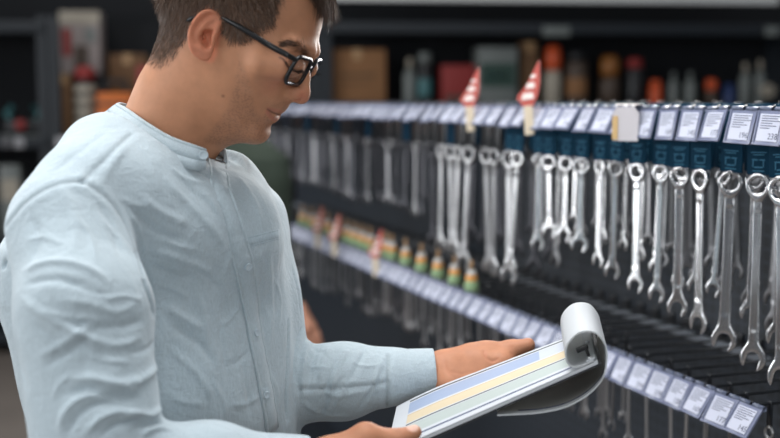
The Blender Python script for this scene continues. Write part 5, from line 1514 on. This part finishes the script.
def f_ghead(P):
    h = sd_ell(P, gH + np.array([0, 0, .05]), (.085, .098, .115)); h = smin(h, sd_ell(P, gH + np.array([.01, -.005, -.02]), (.062, .072, .075)), .03)
    fd = np.array([.64, -.77, 0]); fs_ = np.array([.77, .64, 0]); up = np.array([0, 0, 1.0])
    for s in (-1, 1):
        h = smax(h, -sd_ell(P, gH + fd * .098 + fs_ * s * .033 + up * .035, (.016, .016, .012)), .014)
        h = smin(h, sd_ell(P, gH + fd * .080 + fs_ * s * .032 + up * .034, (.0125, .0125, .0115)), .004)
        h = smin(h, sd_cap(P, gH + fd * .088 + fs_ * s * .012 + up * .058, gH + fd * .074 + fs_ * s * .046 + up * .056, .007, .006), .008)
    h = smin(h, sd_cap(P, gH + fd * .09 + up * .038, gH + fd * .108 - up * .004, .007, .011), .010)
    for zz, rr in ((-.036, .0055), (-.050, .0065)): h = smin(h, sd_cap(P, gH + fd * .080 - fs_ * .018 + up * zz, gH + fd * .080 + fs_ * .018 + up * zz, rr, rr), .008)
    h = smax(h, -sd_cap(P, gH + fd * .090 - fs_ * .022 + up * -.043, gH + fd * .090 + fs_ * .022 + up * -.043, .002, .002), .003)
    for s in (-1, 1): h = smin(h, sd_ell(P, gH + np.array([s * .065, s * .055, .01]), (.012, .018, .03)), .006)
    return smin(h, sd_cap(P, gH - np.array([0, 0, .03]), gN, .052, .06), .03)
def f_ghands(P):
    f = None
    for j, (b_, c) in enumerate(zip(ge, gw)):
        dv = (c - b_) / np.linalg.norm(c - b_); e = sd_chain(P, [c - dv * .06, c + dv * .02, c + dv * .075], [.026, .028, .034], .015)
        sd0 = np.cross(dv, [0, 1, 0]); sd0 /= np.linalg.norm(sd0)
        for k in range(4):
            r0 = c + dv * .075 + sd0 * (k - 1.5) * .017; e = smin(e, sd_chain(P, [r0, r0 + dv * .04, r0 + dv * .062 + np.array([0, .014, -.012])], [.0095, .009, .0075], .005), .006)
        e = smin(e, sd_chain(P, [c + dv * .02 + sd0 * -.02, c + dv * .055 + sd0 * -.048, c + dv * .085 + sd0 * -.052], [.014, .011, .009], .008), .01)
        f = e if f is None else np.minimum(f, e)
    return f
p2 = empty('person', to_world(gT), 0, 'person in a dark green sweater behind the man, mostly hidden by him', 'person')
def put2(n, F, lo, hi, h, mat):
    V, Fc = grid(F, gT + np.array(lo), gT + np.array(hi), h); return link(n, np_mesh(n, to_world(V) - to_world(gT), Fc), mat, p2)
put2('body', lambda P: np.minimum(smin(f_ghead(P), f_gsw(P) + .01, .02), np.minimum(f_ghands(P), f_gleg(P))), (-.42, -.35, .04), (.45, .35, 1.8), .0065, M_skin2)
put2('sweater', lambda P: np.maximum(f_gsw(P), -sd_cap(P, gN, gN + np.array([0, 0, .1]), .055, .06)), (-.42, -.35, .8), (.45, .35, 1.6), .008, M_green_c)
put2('trousers', lambda P: np.maximum(np.maximum(np.minimum(f_gleg(P, .012), sd_ell(P, gT + np.array([0, 0, .9]), (.16, .12, .12))), P[:, 2] - .96), .07 - P[:, 2]), (-.3, -.3, .03), (.3, .3, 1.0), .011, M_trousers)
put2('hair', lambda P: np.maximum(sd_ell(P, gH + np.array([-.012, .01, .065]), (.094, .104, .112)), (P - gH) @ np.array([.6, -.65, -.45]) - .035), (-.2, -.2, 1.3), (.2, .2, 1.8), .007, M_hair2)
for a, b_, c in gl_:
    V, Fc = grid(lambda P: np.maximum(smin(sd_cap(P, np.array([c[0], c[1] + .05, .04]), np.array([c[0], c[1] - .16, .036]), .042, .036), sd_cap(P, c, c - np.array([0, 0, .04]), .045, .045), .03), np.maximum(.001 - P[:, 2], P[:, 2] - .12)), c - np.array([.1, .25, .12]), c + np.array([.1, .15, .08]), .01)
    link('shoe', np_mesh('shoe', to_world(V) - to_world(gT), Fc), M_shoe, p2)
# ================================================================== light
w = bpy.data.worlds.new('world'); SC.world = w; w.use_nodes = True
nt = w.node_tree; bg = nt.nodes['Background']; tc = nt.nodes.new('ShaderNodeTexCoord'); sx = nt.nodes.new('ShaderNodeSeparateXYZ'); rp = nt.nodes.new('ShaderNodeValToRGB')
nt.links.new(tc.outputs['Generated'], sx.inputs[0]); nt.links.new(sx.outputs['Z'], rp.inputs[0]); nt.links.new(rp.outputs[0], bg.inputs[0])
# a bright ceiling over a dim shop
rp.color_ramp.elements[0].position = 0.05; rp.color_ramp.elements[0].color = (0.20, 0.22, 0.25, 1)
rp.color_ramp.elements[1].position = 0.75; rp.color_ramp.elements[1].color = (0.95, 0.98, 1.0, 1)
bg.inputs[1].default_value = 0.52
def area(name, loc, target, size, power, col=(1, 1, 1)):
    l = bpy.data.lights.new(name, 'AREA'); l.shape = 'RECTANGLE'; l.size, l.size_y = size; l.energy = power; l.color = col
    o = bpy.data.objects.new(name, l); COL.objects.link(o)
    loc = to_world(np.array(loc)); target = to_world(np.array(target)); o.location = loc
    o.rotation_euler = (Vector(target) - Vector(loc)).to_track_quat('-Z', 'Y').to_euler()
    return o
area('key_light', (-1.9, -0.1, 2.5), (-0.15, 1.4, 1.25), (1.5, 1.5), 24, (0.94, 0.97, 1))  # soft key from the upper left, source unseen
area('front_fill', (0.9, -2.6, 1.9), (0.1, 1.5, 1.3), (1.2, 1.8), 34, (0.95, 0.98, 1))  # added fill behind the camera, also mirrored in the wrenches
area('ceiling_lamp', (-0.6, 1.9, 3.0), (-0.3, 1.4, 1.3), (0.8, 0.8), 20, (1, 0.98, 0.95))
area('rim_light', (0.75, 3.4, 1.85), (-0.1, 1.4, 1.35), (0.8, 0.9), 52, (1, 0.99, 0.97))  # added rim light behind the face, no source seen there
area('wall_fill', (0.15, 1.3, 2.9), (0.95, 1.3, 1.1), (0.3, 1.2), 24, (0.97, 0.98, 1))  # added overhead, unseen, to brighten the dark tool wall
area('far_lamp', (-1.6, 4.9, 3.1), (-1.0, 5.6, 0.0), (1.5, 0.6), 12, (1, 0.97, 0.93))
for k, (x, y) in enumerate(((-4.3, 0.3), (-4.1, 2.2), (-3.6, 4.2))):
    area('side_fill_strip', (x, y, 1.9), (0.6, 1.8 + 0.3 * k, 1.3), (0.6, 1.8), 38, (0.96, 0.98, 1))  # added strip lights out of view, for bright streaks on the metal
# ================================================================== camera
cam = bpy.data.cameras.new('camera'); cam.lens = 50; cam.sensor_width = 36; cam.sensor_fit = 'HORIZONTAL'
cam.clip_start = 0.05; cam.clip_end = 60
co = bpy.data.objects.new('camera', cam); COL.objects.link(co)
co.location = (0, 0, CAMZ); co.rotation_euler = (math.pi / 2 - PITCH, 0, -PSI)
cam.dof.use_dof = True; cam.dof.focus_distance = 1.41; cam.dof.aperture_fstop = 2.5
SC.camera = co
SC.view_settings.view_transform = 'Standard'; SC.view_settings.look = 'None'; SC.view_settings.gamma = 1
SC.view_settings.use_curve_mapping = False
SC.view_settings.exposure = 0.0
